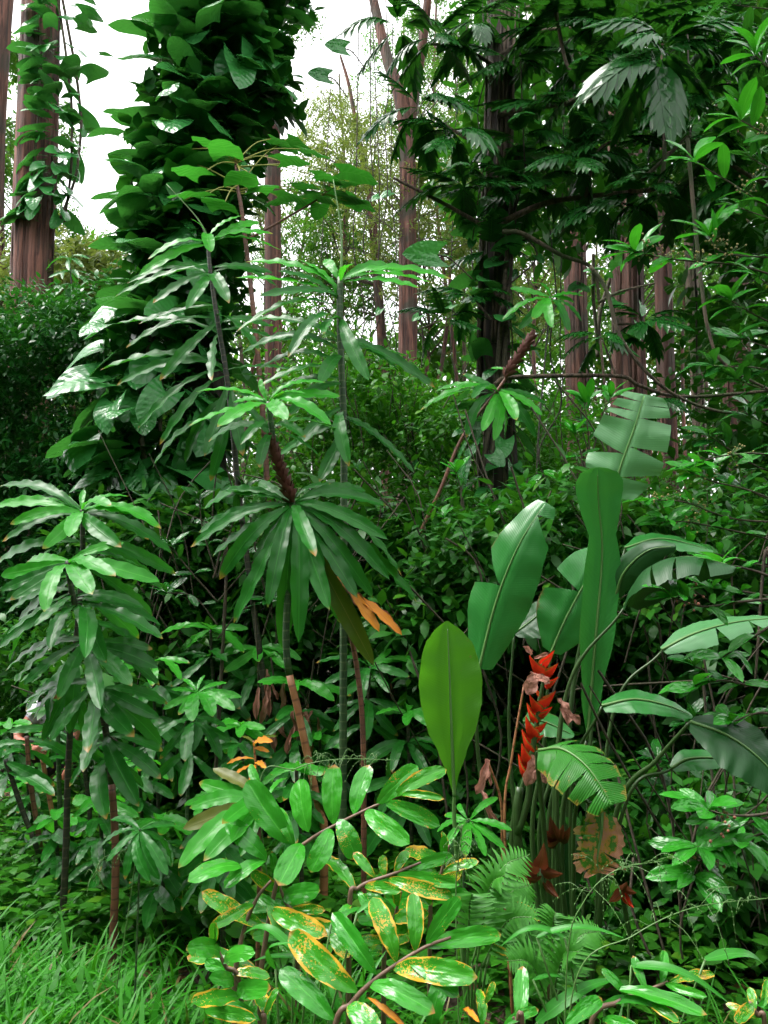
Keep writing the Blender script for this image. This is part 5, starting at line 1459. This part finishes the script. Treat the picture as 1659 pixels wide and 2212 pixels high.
def fern(label, d, foot, fronds, seed, n, ln):
    B = base_at(foot[0], foot[1])
    root = thing('fern', label, 'fern', B)
    for i, (u, v, du, dv, dd) in enumerate(fronds):
        b = P(u + du, v + dv, d + dd)
        mid = P(u + du * 0.45, v + dv * 0.75 - 15, d + dd * 0.5)
        frond(root, P(u, v, d), mid, b, n, ln, seed=seed + i)
        part(root, 'stipe', tube(MB(), catmull([B, B.lerp(P(u, v, d), 0.6) + Vector((0, 0.03, 0.02)), P(u, v, d)], 8), [0.005, 0.004], 5), MAT['petiole'])
fern('bright fern arching up between the ginger and the dried flower heads', 2.75, (1010, 2.8), [(1020, 2080, 125, -235, .1), (1030, 2080, 60, -190, -.1), (1010, 2090, 10, -160, -.15), (1040, 2090, 120, -110, -.1), (1050, 2090, 100, -180, .2)], 1, 16, 0.085)
fern('low feathery fern below the heliconia stalks near the bottom', 2.6, (1190, 2.65), [(1190, 2160, 10, -190, 0), (1200, 2160, 100, -150, .1), (1180, 2160, -70, -150, .1), (1190, 2165, 60, -110, -.15), (1185, 2165, -90, -90, -.1)], 20, 17, 0.075)

# broad grass blades in the foreground
def blades(label, B, lst, d, ws=1.0):
    root = thing('grass_tuft', label, 'grass', B)
    for i, (a, b, c) in enumerate(lst):
        put(root, LEAF['blade'][i % 4], P(*c4(*a), d), P(*c4(*b), d + c), Vector((0, -0.5, 0.85)), name='blade', ws=ws * (1.0 + 0.15 * (i % 3)))
        part(root, 'sheath', tube(MB(), catmull([B, B.lerp(P(*c4(*a), d), 0.55), P(*c4(*a), d)], 8), 0.0035, 5), MAT['petiole'])
blades('tuft of broad arching grass blades at the lower right', base_at(1290, 2.5), [((410, 830), (880, 835), -.05), ((920, 985), (1440, 1180), -.1), ((410, 1290), (830, 1060), .1), ((770, 1190), (1220, 1290), -.1), ((390, 1060), (600, 1080), .05), ((1320, 950), (1659, 1010), .1), ((560, 830), (215, 880), 0)], 2.5, 1.5)
blades('tuft of wide dark grass blades between the grass and the ginger', base_at(640, 2.5), [((-560, 1290), (-400, 900), .1), ((-640, 1290), (-760, 1000), .1), ((-900, 900), (-1180, 820), .1), ((-1000, 1000), (-900, 860), -.1), ((-820, 940), (-1120, 960), .1), ((-700, 760), (-480, 690), .1), ((-560, 700), (-400, 640), .1)], 2.5, 1.4)

# airy grass seed heads
def panicle(label, B, top, d, n, seed, spread=0.10):
    rr = random.Random(seed)
    root = thing('seed_head', label, 'grass', B)
    pts = catmull([B] + top, 40)
    part(root, 'culm', tube(MB(), pts, [0.0025, 0.0012], 4), MAT['petiole'])
    mb = MB()
    for i in range(n):
        t = 0.55 + 0.45 * i / n
        p = pts[min(39, int(t * 39))]
        q = p + Vector((rr.uniform(-1, 1), rr.uniform(-1, 1), rr.uniform(-1.2, 0.5))) * spread
        m_ = p.lerp(q, 0.5) + Vector((0, 0, 0.02))
        br = catmull([p, m_, q], 8)
        tube(mb, br, 0.0009, 3)
        for k in range(2, 8):
            c = br[k]
            tube(mb, [c, c + Vector((rr.uniform(-.004, .004), 0, -0.007))], [0.0016, 0.0008], 4)
    part(root, 'spikelets', mb, MAT['petiole'])
panicle('airy grass seed head arching in front of the dying heliconia leaf', base_at(1180, 2.4), [P(1225, 2080, 2.4), P(1260, 1950, 2.4), P(1330, 1880, 2.4), P(1430, 1860, 2.4)], 2.4, 22, 1)
panicle('grass seed head nodding over the topmost ginger leaf', base_at(660, 2.9), [P(560, 1720, 2.9), P(640, 1660, 2.9), P(730, 1640, 2.9), P(850, 1642, 2.9)], 2.9, 26, 2, 0.07)
panicle('grass seed head reaching up from the lower right corner', base_at(1180, 2.3), [P(1240, 2130, 2.3), P(1370, 2020, 2.3), P(1500, 1960, 2.3), P(1660, 1940, 2.3)], 2.3, 18, 3)
panicle('grass seed head drooping over the grass at the left', base_at(270, 3.0), [P(290, 1880, 3.0), P(280, 1840, 3.0), P(230, 1850, 3.0), P(190, 1910, 3.0)], 3.0, 18, 4, 0.05)
panicle('thin upright grass seed head beside the fern', base_at(985, 2.5), [P(985, 1980, 2.5), P(990, 1860, 2.5), P(1000, 1780, 2.5)], 2.5, 20, 5, 0.05)
# ================================================================== dark tree with lobed leaves (upper right)
def lobed_tree():
    base = [P(1085, -120, 7.0), P(1078, 200, 7.0), P(1072, 500, 7.0), P(1068, 750, 7.0), P(1082, 1000, 7.0), P(1090, 1250, 7.0)]
    g = base[-1].copy(); g.z = ground(g.x, g.y) - 0.1
    path = (base + [g])[::-1]
    root = thing('lobed_leaf_tree', 'dark slender tree with big deeply lobed glossy leaves filling the upper right', 'tree', g)
    part(root, 'trunk', trunk_mb(path, 0.15, 0.10, 71, sides=28, amp=1.6, flare=0.5), MAT['barkd'])
    rr = random.Random(8)
    for i in range(9):                       # aerial roots clinging to the trunk
        a = rr.uniform(-PI, 0)
        k0 = rr.randint(0, 3)
        pts = [p + Vector((math.cos(a + 0.1 * j) * 0.135, math.sin(a + 0.1 * j) * 0.135, 0)) for j, p in enumerate(path[k0:])]
        part(root, 'aerial_root', tube(MB(), catmull(pts, 30), rr.uniform(0.008, 0.018), 5), MAT['bark3'])
    br = [([(1075, 250), (1130, 235), (1220, 225), (1300, 215)], 6.8, .03), ([(1040, 485), (930, 425), (850, 385)], 6.5, .02), ([(1085, 500), (1130, 505), (1210, 550), (1280, 580), (1295, 655)], 6.3, .022),
          ([(1085, 480), (1175, 440), (1265, 425), (1360, 415)], 6.5, .03), ([(1360, 415), (1430, 380), (1430, 120)], 6.0, .022), ([(1485, 295), (1550, 335), (1610, 375), (1700, 420)], 5.8, .022),
          ([(1070, 830), (1110, 815), (1330, 812), (1380, 832), (1475, 857), (1690, 842)], 5.6, .018), ([(1275, 575), (1310, 627), (1345, 737), (1440, 842), (1570, 892), (1690, 880)], 5.5, .016),
          ([(1485, 300), (1500, 470), (1515, 612), (1530, 712), (1565, 787), (1690, 857)], 5.3, .016), ([(1295, 652), (1340, 630), (1415, 612)], 5.6, .012), ([(1200, 25), (1225, 140), (1265, 180)], 6.2, .018),
          ([(1080, 330), (1010, 300), (930, 250)], 6.7, .02), ([(1080, 150), (1000, 105), (930, 95)], 6.7, .02), ([(1080, 120), (1160, 70), (1240, 60)], 6.7, .02), ([(1330, 812), (1300, 730)], 5.6, .010), ([(1330, 700), (1390, 700)], 6.0, .010),
          ([(1220, 225), (1330, 170), (1430, 130)], 6.2, .02), ([(1265, 425), (1290, 330), (1330, 300)], 6.4, .015), ([(1060, 690), (1020, 640)], 6.8, .012), ([(1360, 415), (1485, 295)], 6.1, .02)]
    for pts, d, r in br:
        part(root, 'branch', tube(MB(), catmull([P(u, v, d) for u, v in pts], 24), [r, r * 0.6], 7), MAT['bark3'])
    ros = [(1045, 40, 6.5, .62, 7), (940, 80, 6.4, .55, 7), (905, 230, 6.4, .55, 7), (985, 290, 6.4, .55, 6), (1000, 400, 6.3, .5, 6), (1100, 130, 6.6, .55, 7), (1190, 60, 6.4, .55, 7), (1430, 105, 5.4, .62, 9),
           (1120, 300, 6.6, .5, 7), (1060, 400, 6.6, .5, 7), (1150, 400, 6.5, .5, 6), (1250, 340, 6.2, .5, 7), (1330, 300, 6.2, .5, 7), (1400, 420, 6.0, .5, 7), (1290, 440, 6.2, .45, 6), (1020, 640, 6.6, .42, 7), (960, 690, 6.5, .38, 5),
           (1392, 690, 6.0, .36, 8), (1300, 725, 5.7, .34, 7), (1560, 320, 5.8, .5, 7), (1620, 380, 5.8, .5, 6), (1550, 60, 6.0, .6, 7), (1640, 120, 6.0, .6, 7), (1500, 200, 6.1, .55, 6), (1330, 60, 6.2, .6, 7), (1240, 200, 6.3, .55, 6), (1170, 220, 6.5, .5, 6), (860, 60, 6.8, .55, 6), (1060, 540, 6.7, .4, 5), (1480, 420, 6.2, .45, 6), (1420, 860, 5.9, .3, 5),
           (1280, 120, 6.6, .6, 7), (1380, 240, 6.4, .6, 7), (1200, 330, 6.8, .55, 6), (1590, 200, 6.5, .6, 7), (1450, 330, 6.6, .55, 6)]
    cnt = 0
    for (u, v, d, ln, k) in ros:
        c = P(u, v, d)
        ph = rr.uniform(0, 6)
        for i in range(k):
            if cnt >= 296: break
            a = ph + i * 2 * PI / k + rr.uniform(-.25, .25)
            dr = Vector((math.cos(a), math.sin(a) * 0.8, rr.choice([-0.75, -0.45, -0.2, 0.15])))
            dr.normalize()
            l = ln * 1.22 * rr.uniform(0.75, 1.1)
            put(root, rr.choice(LEAF['bread']), c + dr * 0.03, c + dr * l, Vector((0, -0.45, 0.9)) + dr * 0.1, roll=rr.uniform(-.3, .3))
            cnt += 1
    # the large leaves seen clearest
    for a, b in (((1428, 130), (1450, 315)), ((1425, 140), (1250, 225)), ((1432, 95), (1262, 62)), ((1436, 95), (1590, 30)), ((1434, 110), (1570, 90)), ((1030, 55), (1050, 100))):
        put(root, rr.choice(LEAF['bread']), P(*a, 5.3), P(*b, 5.15), (0, -0.8, 0.6), ws=1.1)
lobed_tree()
heart_vine('vine with round leaves climbing the lower trunk of the lobed-leaf tree', [(1085, 330, 6.9, .5), (1075, 620, 6.9, .4), (1075, 850, 6.9, .35), (1070, 1000, 6.85, .45), (1085, 1150, 6.85, .45)], 70, 0.26, 0.14, 9, stems=4)
heart_vine('vine with small pale heart leaves on the thick shaggy red trunk', [(1325, 560, 9.8, .45), (1330, 650, 9.8, .4), (1345, 760, 9.8, .3)], 14, 0.24, 0.3, 10, stems=2)

vv = [(x, y, z, 0.55, 0.5, 0.4) for (x, y, z) in [tuple(P(u + random.uniform(-35, 35), v + random.uniform(-35, 35), random.uniform(7.4, 9.0))) for u in range(1110, 1760, 85) for v in range(-60, 500, 85) if random.random() < 0.62]]
stuff('dark_foliage', 'dark leafy mass of the canopy behind the lobed leaves at upper right', 'foliage', [twig_cloud(vv, 34, 0.17, wr=0.45, k=6, twig=0.3), twig_cloud([tuple(P(u, v, random.uniform(6.0, 7.5))) + (0.4, 0.4, 0.35) for u in range(1550, 1780, 60) for v in range(420, 1150, 70) if random.random() < 0.7], 20, 0.15, wr=0.45, k=6, twig=0.26)], MAT['under'])
# hanging lianas in the middle
rr = random.Random(77)
LL = '''liana strand with heart leaves hanging left of the forked trunk, leftmost of the close bundle|second liana from the left in the bundle left of the forked trunk|third liana from the left in the bundle left of the forked trunk|long liana hanging from the top edge just left of the forked trunk|liana touching the left side of the forked trunk|short liana low beside the lone hanging oval leaf|liana hanging behind the top of the tallest cane|liana between the forked trunk and the lobed-leaf trunk|upper liana just left of the lobed-leaf trunk|liana hanging right of the slanting brown cane's spike|long low liana right of the slanting brown cane|liana falling from the top edge along the left of the lobed-leaf trunk|liana along the lower right side of the lobed-leaf trunk|liana in front of the thin pale trunk at right|liana between the lobed-leaf trunk and its first right branch|liana hanging in front of the dark red trunk right of centre'''.split('|')
for i, (u, v0, v1, d) in enumerate([(772, 230, 1000, 9), (800, 260, 940, 9.2), (815, 280, 1000, 9.4), (838, 100, 900, 8.5), (845, 300, 880, 8.7), (905, 600, 1000, 9), (690, 640, 900, 9), (975, 560, 1050, 8.8), (1010, 300, 700, 8), (1195, 560, 1080, 7.6), (1210, 700, 1200, 7.8), (1045, 60, 520, 6.8), (1100, 560, 1060, 6.7), (1500, 560, 900, 7), (1130, 280, 620, 6.6), (1255, 520, 1000, 8.2)]):
    pts = [P(u + rr.uniform(-8, 8) * k, v0 + (v1 - v0) * k / 5, d) for k in range(6)]
    top = pts[0] + Vector((rr.uniform(-.3, .3), 0.3, 4.5))
    r0 = thing('liana', LL[i], 'vine', pts[-1], 'hanging lianas')
    part(r0, 'strand', tube(MB(), catmull([top] + pts, 40), 0.005 + 0.003 * rr.random(), 5), MAT['barkd'])
    for k in range(rr.choice([0, 1, 2, 3])):
        p = pts[rr.randint(1, 5)]
        q = p + Vector((rr.uniform(-.15, .15), -0.05, -0.1))
        put(r0, LEAF['heart'][k], p, q, (0, -0.8, 0.5))

# ================================================================== berry shrubs on the right
BER = None
def berry_mesh(name, mat):
    mb = MB()
    V, F = [], []
    n, m = 6, 4
    for i in range(m + 1):
        a = PI * i / m
        for k in range(n):
            V.append((math.sin(a) * math.cos(2 * PI * k / n), math.sin(a) * math.sin(2 * PI * k / n), math.cos(a)))
    for i in range(m):
        for k in range(n):
            F.append((i * n + k, i * n + (k + 1) % n, (i + 1) * n + (k + 1) % n, (i + 1) * n + k))
    return mb.add(V, F).mesh(name, mat)
BERRY = {'e': berry_mesh('eye', MAT['black']), 'p': berry_mesh('pink_berry', MAT['berry']), 'y': berry_mesh('berry', MAT['berry_y'])}

def spray(root, pts, d, kind, seed, lsize=0.13, step=0.10, berries=None, r=0.006, whorl=6):
    """one leafy branch: alternate leaves along it, a whorl at its end and berry clusters"""
    rr = random.Random(seed)
    path = catmull([P(u, v, d + (w[0] if w else 0)) for (u, v, *w) in pts], 30)
    b = part(root, 'branch', tube(MB(), path, [r, r * 0.5], 6), MAT['twig'])
    L = sum((path[i + 1] - path[i]).length for i in range(29))
    n = int(L * 0.75 / step)
    cnt = 0
    for i in range(n):
        t = 0.25 + 0.75 * (i + 0.5) / max(n, 1)
        p = path[min(29, int(t * 29))]
        tt = (path[min(29, int(t * 29) + 1)] - path[max(0, int(t * 29) - 1)]).normalized()
        for s in (0, 1):
            a = i * 2.4 + s * PI + rr.uniform(-.4, .4)
            o = Vector((math.cos(a), math.sin(a) * 0.7, math.sin(a * 1.7) * 0.6))
            dr = (o + tt * 0.6 + Vector((0, 0, -0.15))).normalized()
            put(root, rr.choice(LEAF[kind]), p, p + dr * lsize * rr.uniform(.7, 1.2), (rr.uniform(-.3, .3), -0.5, 0.9), roll=rr.uniform(-.4, .4))
    p = path[-1]; tt = (path[-1] - path[-3]).normalized()
    for i in range(whorl):
        a = i * 2 * PI / whorl + rr.uniform(-.3, .3)
        dr = (Vector((math.cos(a), math.sin(a) * 0.8, rr.uniform(-.3, .5))) + tt * 0.5).normalized()
        put(root, rr.choice(LEAF[kind]), p, p + dr * lsize * rr.uniform(.9, 1.35), (rr.uniform(-.3, .3), -0.5, 0.9), roll=rr.uniform(-.4, .4))
    for (t, k, m_) in (berries or []):
        c = path[int(t * 29)]
        tw = MB()
        for j in range(m_):
            o = Vector((rr.gauss(0, 1), rr.gauss(0, 0.8), rr.gauss(0, 0.7))) * 0.035
            q = c + o + Vector((0, -0.03, 0.01))
            tube(tw, [c, q], [0.0016, 0.001], 3)
            bb = link('berry', BERRY[k], root, Matrix.Translation(q - root.location) @ Matrix.Scale(rr.uniform(0.0045, 0.0065), 4))
        part(root, 'berry_stalks', tw, MAT['petiole'])

def shrub(label, foot, d, sprays, kind, seed, lsize=0.13, **kw):
    B = base_at(foot, d)
    root = thing('berry_shrub', label, 'shrub', B)
    hi = min(s[0][0][1] for s in sprays)
    part(root, 'trunk', tube(MB(), catmull([B, P(foot + 20, 1200, d) if B.z < P(foot, 1250, d).z else B + Vector((0, 0, .2)), P(foot - 10, max(hi, 0), d)], 24), [0.014, 0.006], 8), MAT['bark3'])
    for i, (pts, ber) in enumerate(sprays):
        spray(root, pts, d, kind, seed + i, lsize, berries=ber, **kw)
    return root
Bc = lambda *ts: [(t, 'y', 16) for t in ts]
shrub('bright berry shrub reaching in from the right edge above the torn heliconia leaf', 1760, 3.7,
      [([(1740, 620), (1600, 575), (1450, 560), (1370, 545)], Bc(.55, .75, .9)), ([(1740, 560), (1640, 555), (1560, 545), (1530, 510)], Bc(.6, .8)), ([(1740, 480), (1650, 440), (1570, 390), (1500, 350)], Bc(.5)),
       ([(1740, 300), (1660, 290), (1600, 260)], Bc(.6)), ([(1740, 720), (1650, 690), (1580, 650)], []), ([(1740, 180), (1680, 160), (1630, 120)], [])], 'shrub', 500, 0.155)
shrub('tall dark-leaved shrub along the right edge beside the curved bare branches', 1780, 4.6,
      [([(1760, 800), (1680, 760), (1600, 730)], []), ([(1760, 900), (1670, 850), (1590, 820)], []), ([(1760, 960), (1690, 930), (1620, 900)], []), ([(1760, 700), (1690, 640), (1640, 600)], []), ([(1760, 1050), (1640, 1010), (1560, 960), (1530, 940)], []),
       ([(1760, 1120), (1660, 1080), (1600, 1050)], []), ([(1760, 420), (1690, 380), (1620, 340)], []), ([(1760, 260), (1680, 230), (1600, 220)], []), ([(1760, 120), (1680, 100), (1610, 90)], []), ([(1760, 30), (1660, 20), (1580, 10)], []), ([(1760, 520), (1680, 480), (1600, 450)], []), ([(1760, 860), (1660, 800), (1540, 790)], [])], 'shrub_d', 520, 0.16)
shrub('berry shrub with mid-green leaves right of the upright heliconia leaves', 1740, 4.2,
      [([(1720, 1100), (1620, 1060), (1540, 1040), (1490, 1020)], Bc(.8)), ([(1720, 1000), (1640, 980), (1560, 985), (1510, 1000)], Bc(.6)), ([(1720, 1180), (1600, 1150), (1500, 1130), (1440, 1125)], Bc(.7)), ([(1720, 1240), (1600, 1210), (1480, 1180)], []),
       ([(1720, 1130), (1580, 1120), (1480, 1085), (1400, 1080)], Bc(.6, .9)), ([(1720, 1300), (1620, 1280), (1540, 1270)], [])], 'shrub', 540, 0.13)
shrub('glossy shrub spray hanging over the dark heliconia leaves at right', 1720, 3.0,
      [([(1700, 1290), (1600, 1300), (1520, 1310), (1450, 1290)], [(.8, 'p', 10)]), ([(1700, 1330), (1620, 1380), (1560, 1420)], []), ([(1700, 1260), (1620, 1230), (1560, 1220)], []), ([(1700, 1480), (1620, 1480), (1560, 1470), (1500, 1480)], []), ([(1700, 1550), (1640, 1540), (1580, 1560)], [])], 'shrub', 560, 0.115)
shrub('low shrub with pink berries and pale leaf whorls at the lower right', 1740, 2.75,
      [([(1720, 1760), (1640, 1770), (1560, 1800), (1505, 1830)], [(.7, 'p', 8)]), ([(1560, 1800), (1520, 1850), (1500, 1890)], [(.6, 'p', 12)]), ([(1720, 1740), (1640, 1760), (1570, 1760), (1530, 1750)], [(.7, 'p', 6)]), ([(1720, 1800), (1650, 1800), (1600, 1820)], [])], 'shrub', 580, 0.12, whorl=9)
shrub('small shrub with upright pale sprigs in front of the shaggy red trunk', 1275, 5.2,
      [([(1275, 1000), (1270, 930), (1262, 870)], []), ([(1275, 1000), (1300, 900), (1320, 860)], []), ([(1275, 1060), (1250, 960), (1240, 935)], []), ([(1275, 1150), (1230, 1080), (1210, 1040)], []), ([(1275, 1200), (1180, 1120), (1140, 1060)], [])], 'shrub', 600, 0.14)
shrub('small-leaved sprigs in front of the lower vine column', 470, 5.0,
      [([(470, 1250), (440, 1150), (430, 1080)], []), ([(470, 1250), (500, 1140), (530, 1060)], []), ([(470, 1300), (400, 1220), (370, 1180)], []), ([(470, 1300), (540, 1220), (580, 1190)], []), ([(470, 1350), (420, 1290), (360, 1280)], []), ([(470, 1380), (520, 1320), (580, 1300)], [])], 'shrub_d', 620, 0.12)

shrub('dark sprigs rising between the slanting brown cane and the leaning heliconia leaf', 1010, 5.0,
      [([(1010, 1300), (990, 1200), (960, 1120)], []), ([(1010, 1300), (1040, 1190), (1060, 1110)], []), ([(1010, 1350), (940, 1290), (900, 1270)], []), ([(1010, 1250), (1090, 1180), (1130, 1150)], []), ([(1010, 1200), (1000, 1080), (985, 1020)], [])], 'shrub', 640, 0.12)
shrub('dark glossy sprigs below the pale leaf at the right edge', 1640, 4.0,
      [([(1640, 1600), (1540, 1580), (1480, 1560)], []), ([(1640, 1650), (1500, 1650), (1420, 1640)], []), ([(1640, 1720), (1520, 1720), (1440, 1710)], []), ([(1640, 1480), (1560, 1460), (1500, 1440)], []), ([(1640, 1780), (1560, 1800), (1480, 1800)], []), ([(1640, 1900), (1560, 1930), (1460, 1960)], [])], 'shrub_d', 660, 0.13)

# ================================================================== person crouching behind the canes
def person():
    c = base_at(118, 6.9)
    O = Vector((P(118, 1600, 6.9).x, 6.9, ground(c.x, 6.9)))
    root = thing('person', 'person crouching behind the left canes in a lavender-grey shirt, wearing a wristwatch', 'person', O)
    def skin(name, joints, edges, mat, parent=root, sub=2, rootv=0):
        me = bpy.data.meshes.new(name)
        me.from_pydata([j[:3] for j in joints], edges, [])
        o = link(name, me, parent)
        me.materials.append(MAT[mat])
        sm = o.modifiers.new('skin', 'SKIN')
        sm.use_smooth_shade = True
        for i, j in enumerate(joints):
            r = j[3]
            me.skin_vertices[0].data[i].radius = (r, r) if not isinstance(r, tuple) else r
        me.skin_vertices[0].data[rootv].use_root = True
        if sub:
            s = o.modifiers.new('sub', 'SUBSURF'); s.levels = sub; s.render_levels = sub
        return o
    J = [(0, .25, .24, .13), (0, .16, .42, .125), (0, .05, .58, .135), (0.01, -.02, .70, .055), (0.01, -.06, .78, .075), (0.01, -.07, .86, .095), (0.01, -.06, .93, .07),       # trunk, neck, head
         (-.17, .02, .62, .058), (-.27, -.14, .42, .043), (-.06, -.30, .36, .030), (0.0, -.34, .35, .034),                    # arm held across
         (.17, .02, .62, .058), (.215, -.10, .41, .043), (.205, -.20, .21, .029), (.20, -.22, .14, .034),                 # arm hanging down
         (-.10, .22, .20, .10), (-.19, -.18, .40, .066), (-.16, .05, .10, .045), (-.16, -.02, .05, .04), (-.17, -.16, .035, .035),
         (.10, .22, .20, .10), (.17, -.16, .42, .066), (.16, .07, .10, .045), (.16, 0, .05, .04), (.17, -.14, .035, .035)]
    E = [(0, 1), (1, 2), (2, 3), (3, 4), (4, 5), (5, 6), (2, 7), (7, 8), (8, 9), (9, 10), (2, 11), (11, 12), (12, 13), (13, 14), (0, 15), (15, 16), (16, 17), (17, 18), (18, 19), (0, 20), (20, 21), (21, 22), (22, 23), (23, 24)]
    def fingers(hand, dirv, side, thumb):
        b = len(J)
        h = Vector(J[hand][:3])
        dv = Vector(dirv).normalized(); sd = Vector(side).normalized()
        for k, l in enumerate((0.060, 0.070, 0.066, 0.050)):
            p0 = h + dv * 0.03 + sd * (k - 1.5) * 0.019
            p1 = p0 + dv * l * 0.5; p2 = p1 + dv * l * 0.35 + Vector((0, 0.02, -0.012))
            i = len(J)
            J.extend([(*p0, .009), (*p1, .0085), (*p2, .007)])
            E.extend([(hand, i), (i, i + 1), (i + 1, i + 2)])
        p0 = h - sd * 0.035 * thumb + dv * 0.005
        p1 = p0 - sd * 0.012 * thumb + dv * 0.035
        i = len(J)
        J.extend([(*p0, .0105), (*p1, .0085)])
        E.extend([(hand, i), (i, i + 1)])
    fingers(10, (0.9, -0.25, -0.1), (0, -0.2, 1), -1)
    fingers(14, (0, -0.15, -1), (1, 0.1, 0), 1)
    skin('body', J, E, 'skin')
    skin('shirt', [(0, .25, .26, .14), (0, .16, .42, .145), (0, .06, .57, .155), (0.01, 0.0, .665, .075), (-.17, .02, .615, .078), (-.225, -.06, .51, .066), (.17, .02, .615, .078), (.195, -.045, .51, .066)],
         [(0, 1), (1, 2), (2, 3), (2, 4), (4, 5), (2, 6), (6, 7)], 'shirt')
    skin('trousers', [(0, .26, .21, .15), (-.10, .22, .20, .115), (-.19, -.18, .40, .082), (-.16, .04, .13, .06), (.10, .22, .20, .115), (.17, -.16, .42, .082), (.16, .06, .13, .06)],
         [(0, 1), (1, 2), (2, 3), (0, 4), (4, 5), (5, 6)], 'cloth_d')
    skin('hair', [(0.01, -.03, .87, .10), (0.01, -.03, .94, .085), (0.01, .03, .86, .085)], [(0, 1), (0, 2)], 'hair')
    for s in (-1, 1):
        link('eye', BERRY['e'], root, Matrix.Translation((0.01 + s * .032, -.158, .862)) @ Matrix.Scale(0.011, 4))
        link('ear', SPIKE_BRACT, root, Matrix.Translation((0.01 + s * .095, -.06, .83)) @ Matrix.Rotation(rad(90), 4, 'X') @ Matrix.Scale(0.06, 4))
    skin('nose', [(0.01, -.15, .87, .012), (0.01, -.175, .84, .014)], [(0, 1)], 'skin', sub=1)
    # white cloth over one shoulder, wristwatch
    put(root, leaf('white_towel', MAT['white'], 'dry', 0.30, 8, 4, arch=0.15, fold=0.2, seed=3, crumple=0.01), O + Vector((-.13, .0, .80)), O + Vector((-.155, -.17, .60)), (0, -1, .4), name='towel', ws=0.7)
    wb = MB()
    a, b = Vector(J[12][:3]), Vector(J[13][:3])
    cpt = a.lerp(b, 0.86) + O; ax = (b - a).normalized()
    x = ax.cross(Vector((0, 1, 0))).normalized(); y = ax.cross(x)
    ring = [cpt + x * math.cos(k * PI / 8) * 0.034 + y * math.sin(k * PI / 8) * 0.034 for k in range(17)]
    w = part(root, 'wristwatch', tube(wb, ring, 0.008, 6, cap=False), MAT['black'])
    f = cpt + Vector((0.01, -0.036, 0.004))
    part(root, 'watch_face', tube(MB(), [f, f + Vector((0.002, -0.009, 0.001))], [0.018, 0.016], 14), MAT['black'], sub=w)
person()

# ================================================================== tangle of thin stems and dead leaves in the undergrowth
def tangle():
    rr = random.Random(55)
    mb = MB()
    for (u0, u1, v0, v1, d0, d1, n) in ((250, 960, 1150, 1750, 5.0, 6.2, 110), (940, 1659, 1150, 1900, 4.4, 5.6, 130), (620, 1300, 850, 1250, 7.6, 9.5, 70), (1350, 1659, 1750, 2150, 3.2, 3.9, 40)):
        for i in range(n):
            d = rr.uniform(d0, d1)
            a = P(rr.uniform(u0, u1), rr.uniform(v0, v1), d)
            l = rr.uniform(0.3, 1.1)
            an = rr.choice([rr.uniform(55, 125), rr.uniform(55, 125), rr.uniform(5, 175)])
            b = a + Vector((math.cos(rad(an)) * l, rr.uniform(-.25, .25), math.sin(rad(an)) * l))
            m_ = a.lerp(b, 0.5) + Vector((rr.uniform(-.1, .1), 0, rr.uniform(-.05, .1)))
            tube(mb, catmull([a, m_, b], 7), rr.uniform(0.0025, 0.007), 4, cap=False)
    o = link('stem_tangle', mb.mesh('stem_tangle', MAT['twig']))
    tag(o, 'thin brown stems tangled through the dark undergrowth', 'undergrowth', kind='stuff')
tangle()
rr = random.Random(66)
for i, (u, v, d, n, lab) in enumerate([(585, 1480, 5.0, 9, 'clump of withered brown leaves hanging in the dark under the drooping rosette'), (660, 1570, 4.9, 8, 'few withered pale leaves left of the orange-footed stem')]):
    root = thing('withered_leaves', lab, 'leaf', P(u, v - 60, d))
    part(root, 'stem', tube(MB(), catmull([P(u, v - 60, d), P(u + 6, v, d), P(u - 4, v + 110, d)], 10), 0.006, 5), MAT['twig'])
    for k in range(n):
        p = P(u + rr.uniform(-30, 30), v + rr.uniform(-60, 90), d + rr.uniform(-.1, .05))
        q = p + Vector((rr.uniform(-.06, .06), rr.uniform(-.05, .0), -rr.uniform(.08, .2)))
        put(root, LEAF['dry'][k % 4], p, q, (rr.uniform(-.5, .5), -1, .2), ws=0.6, name='dead_leaf')
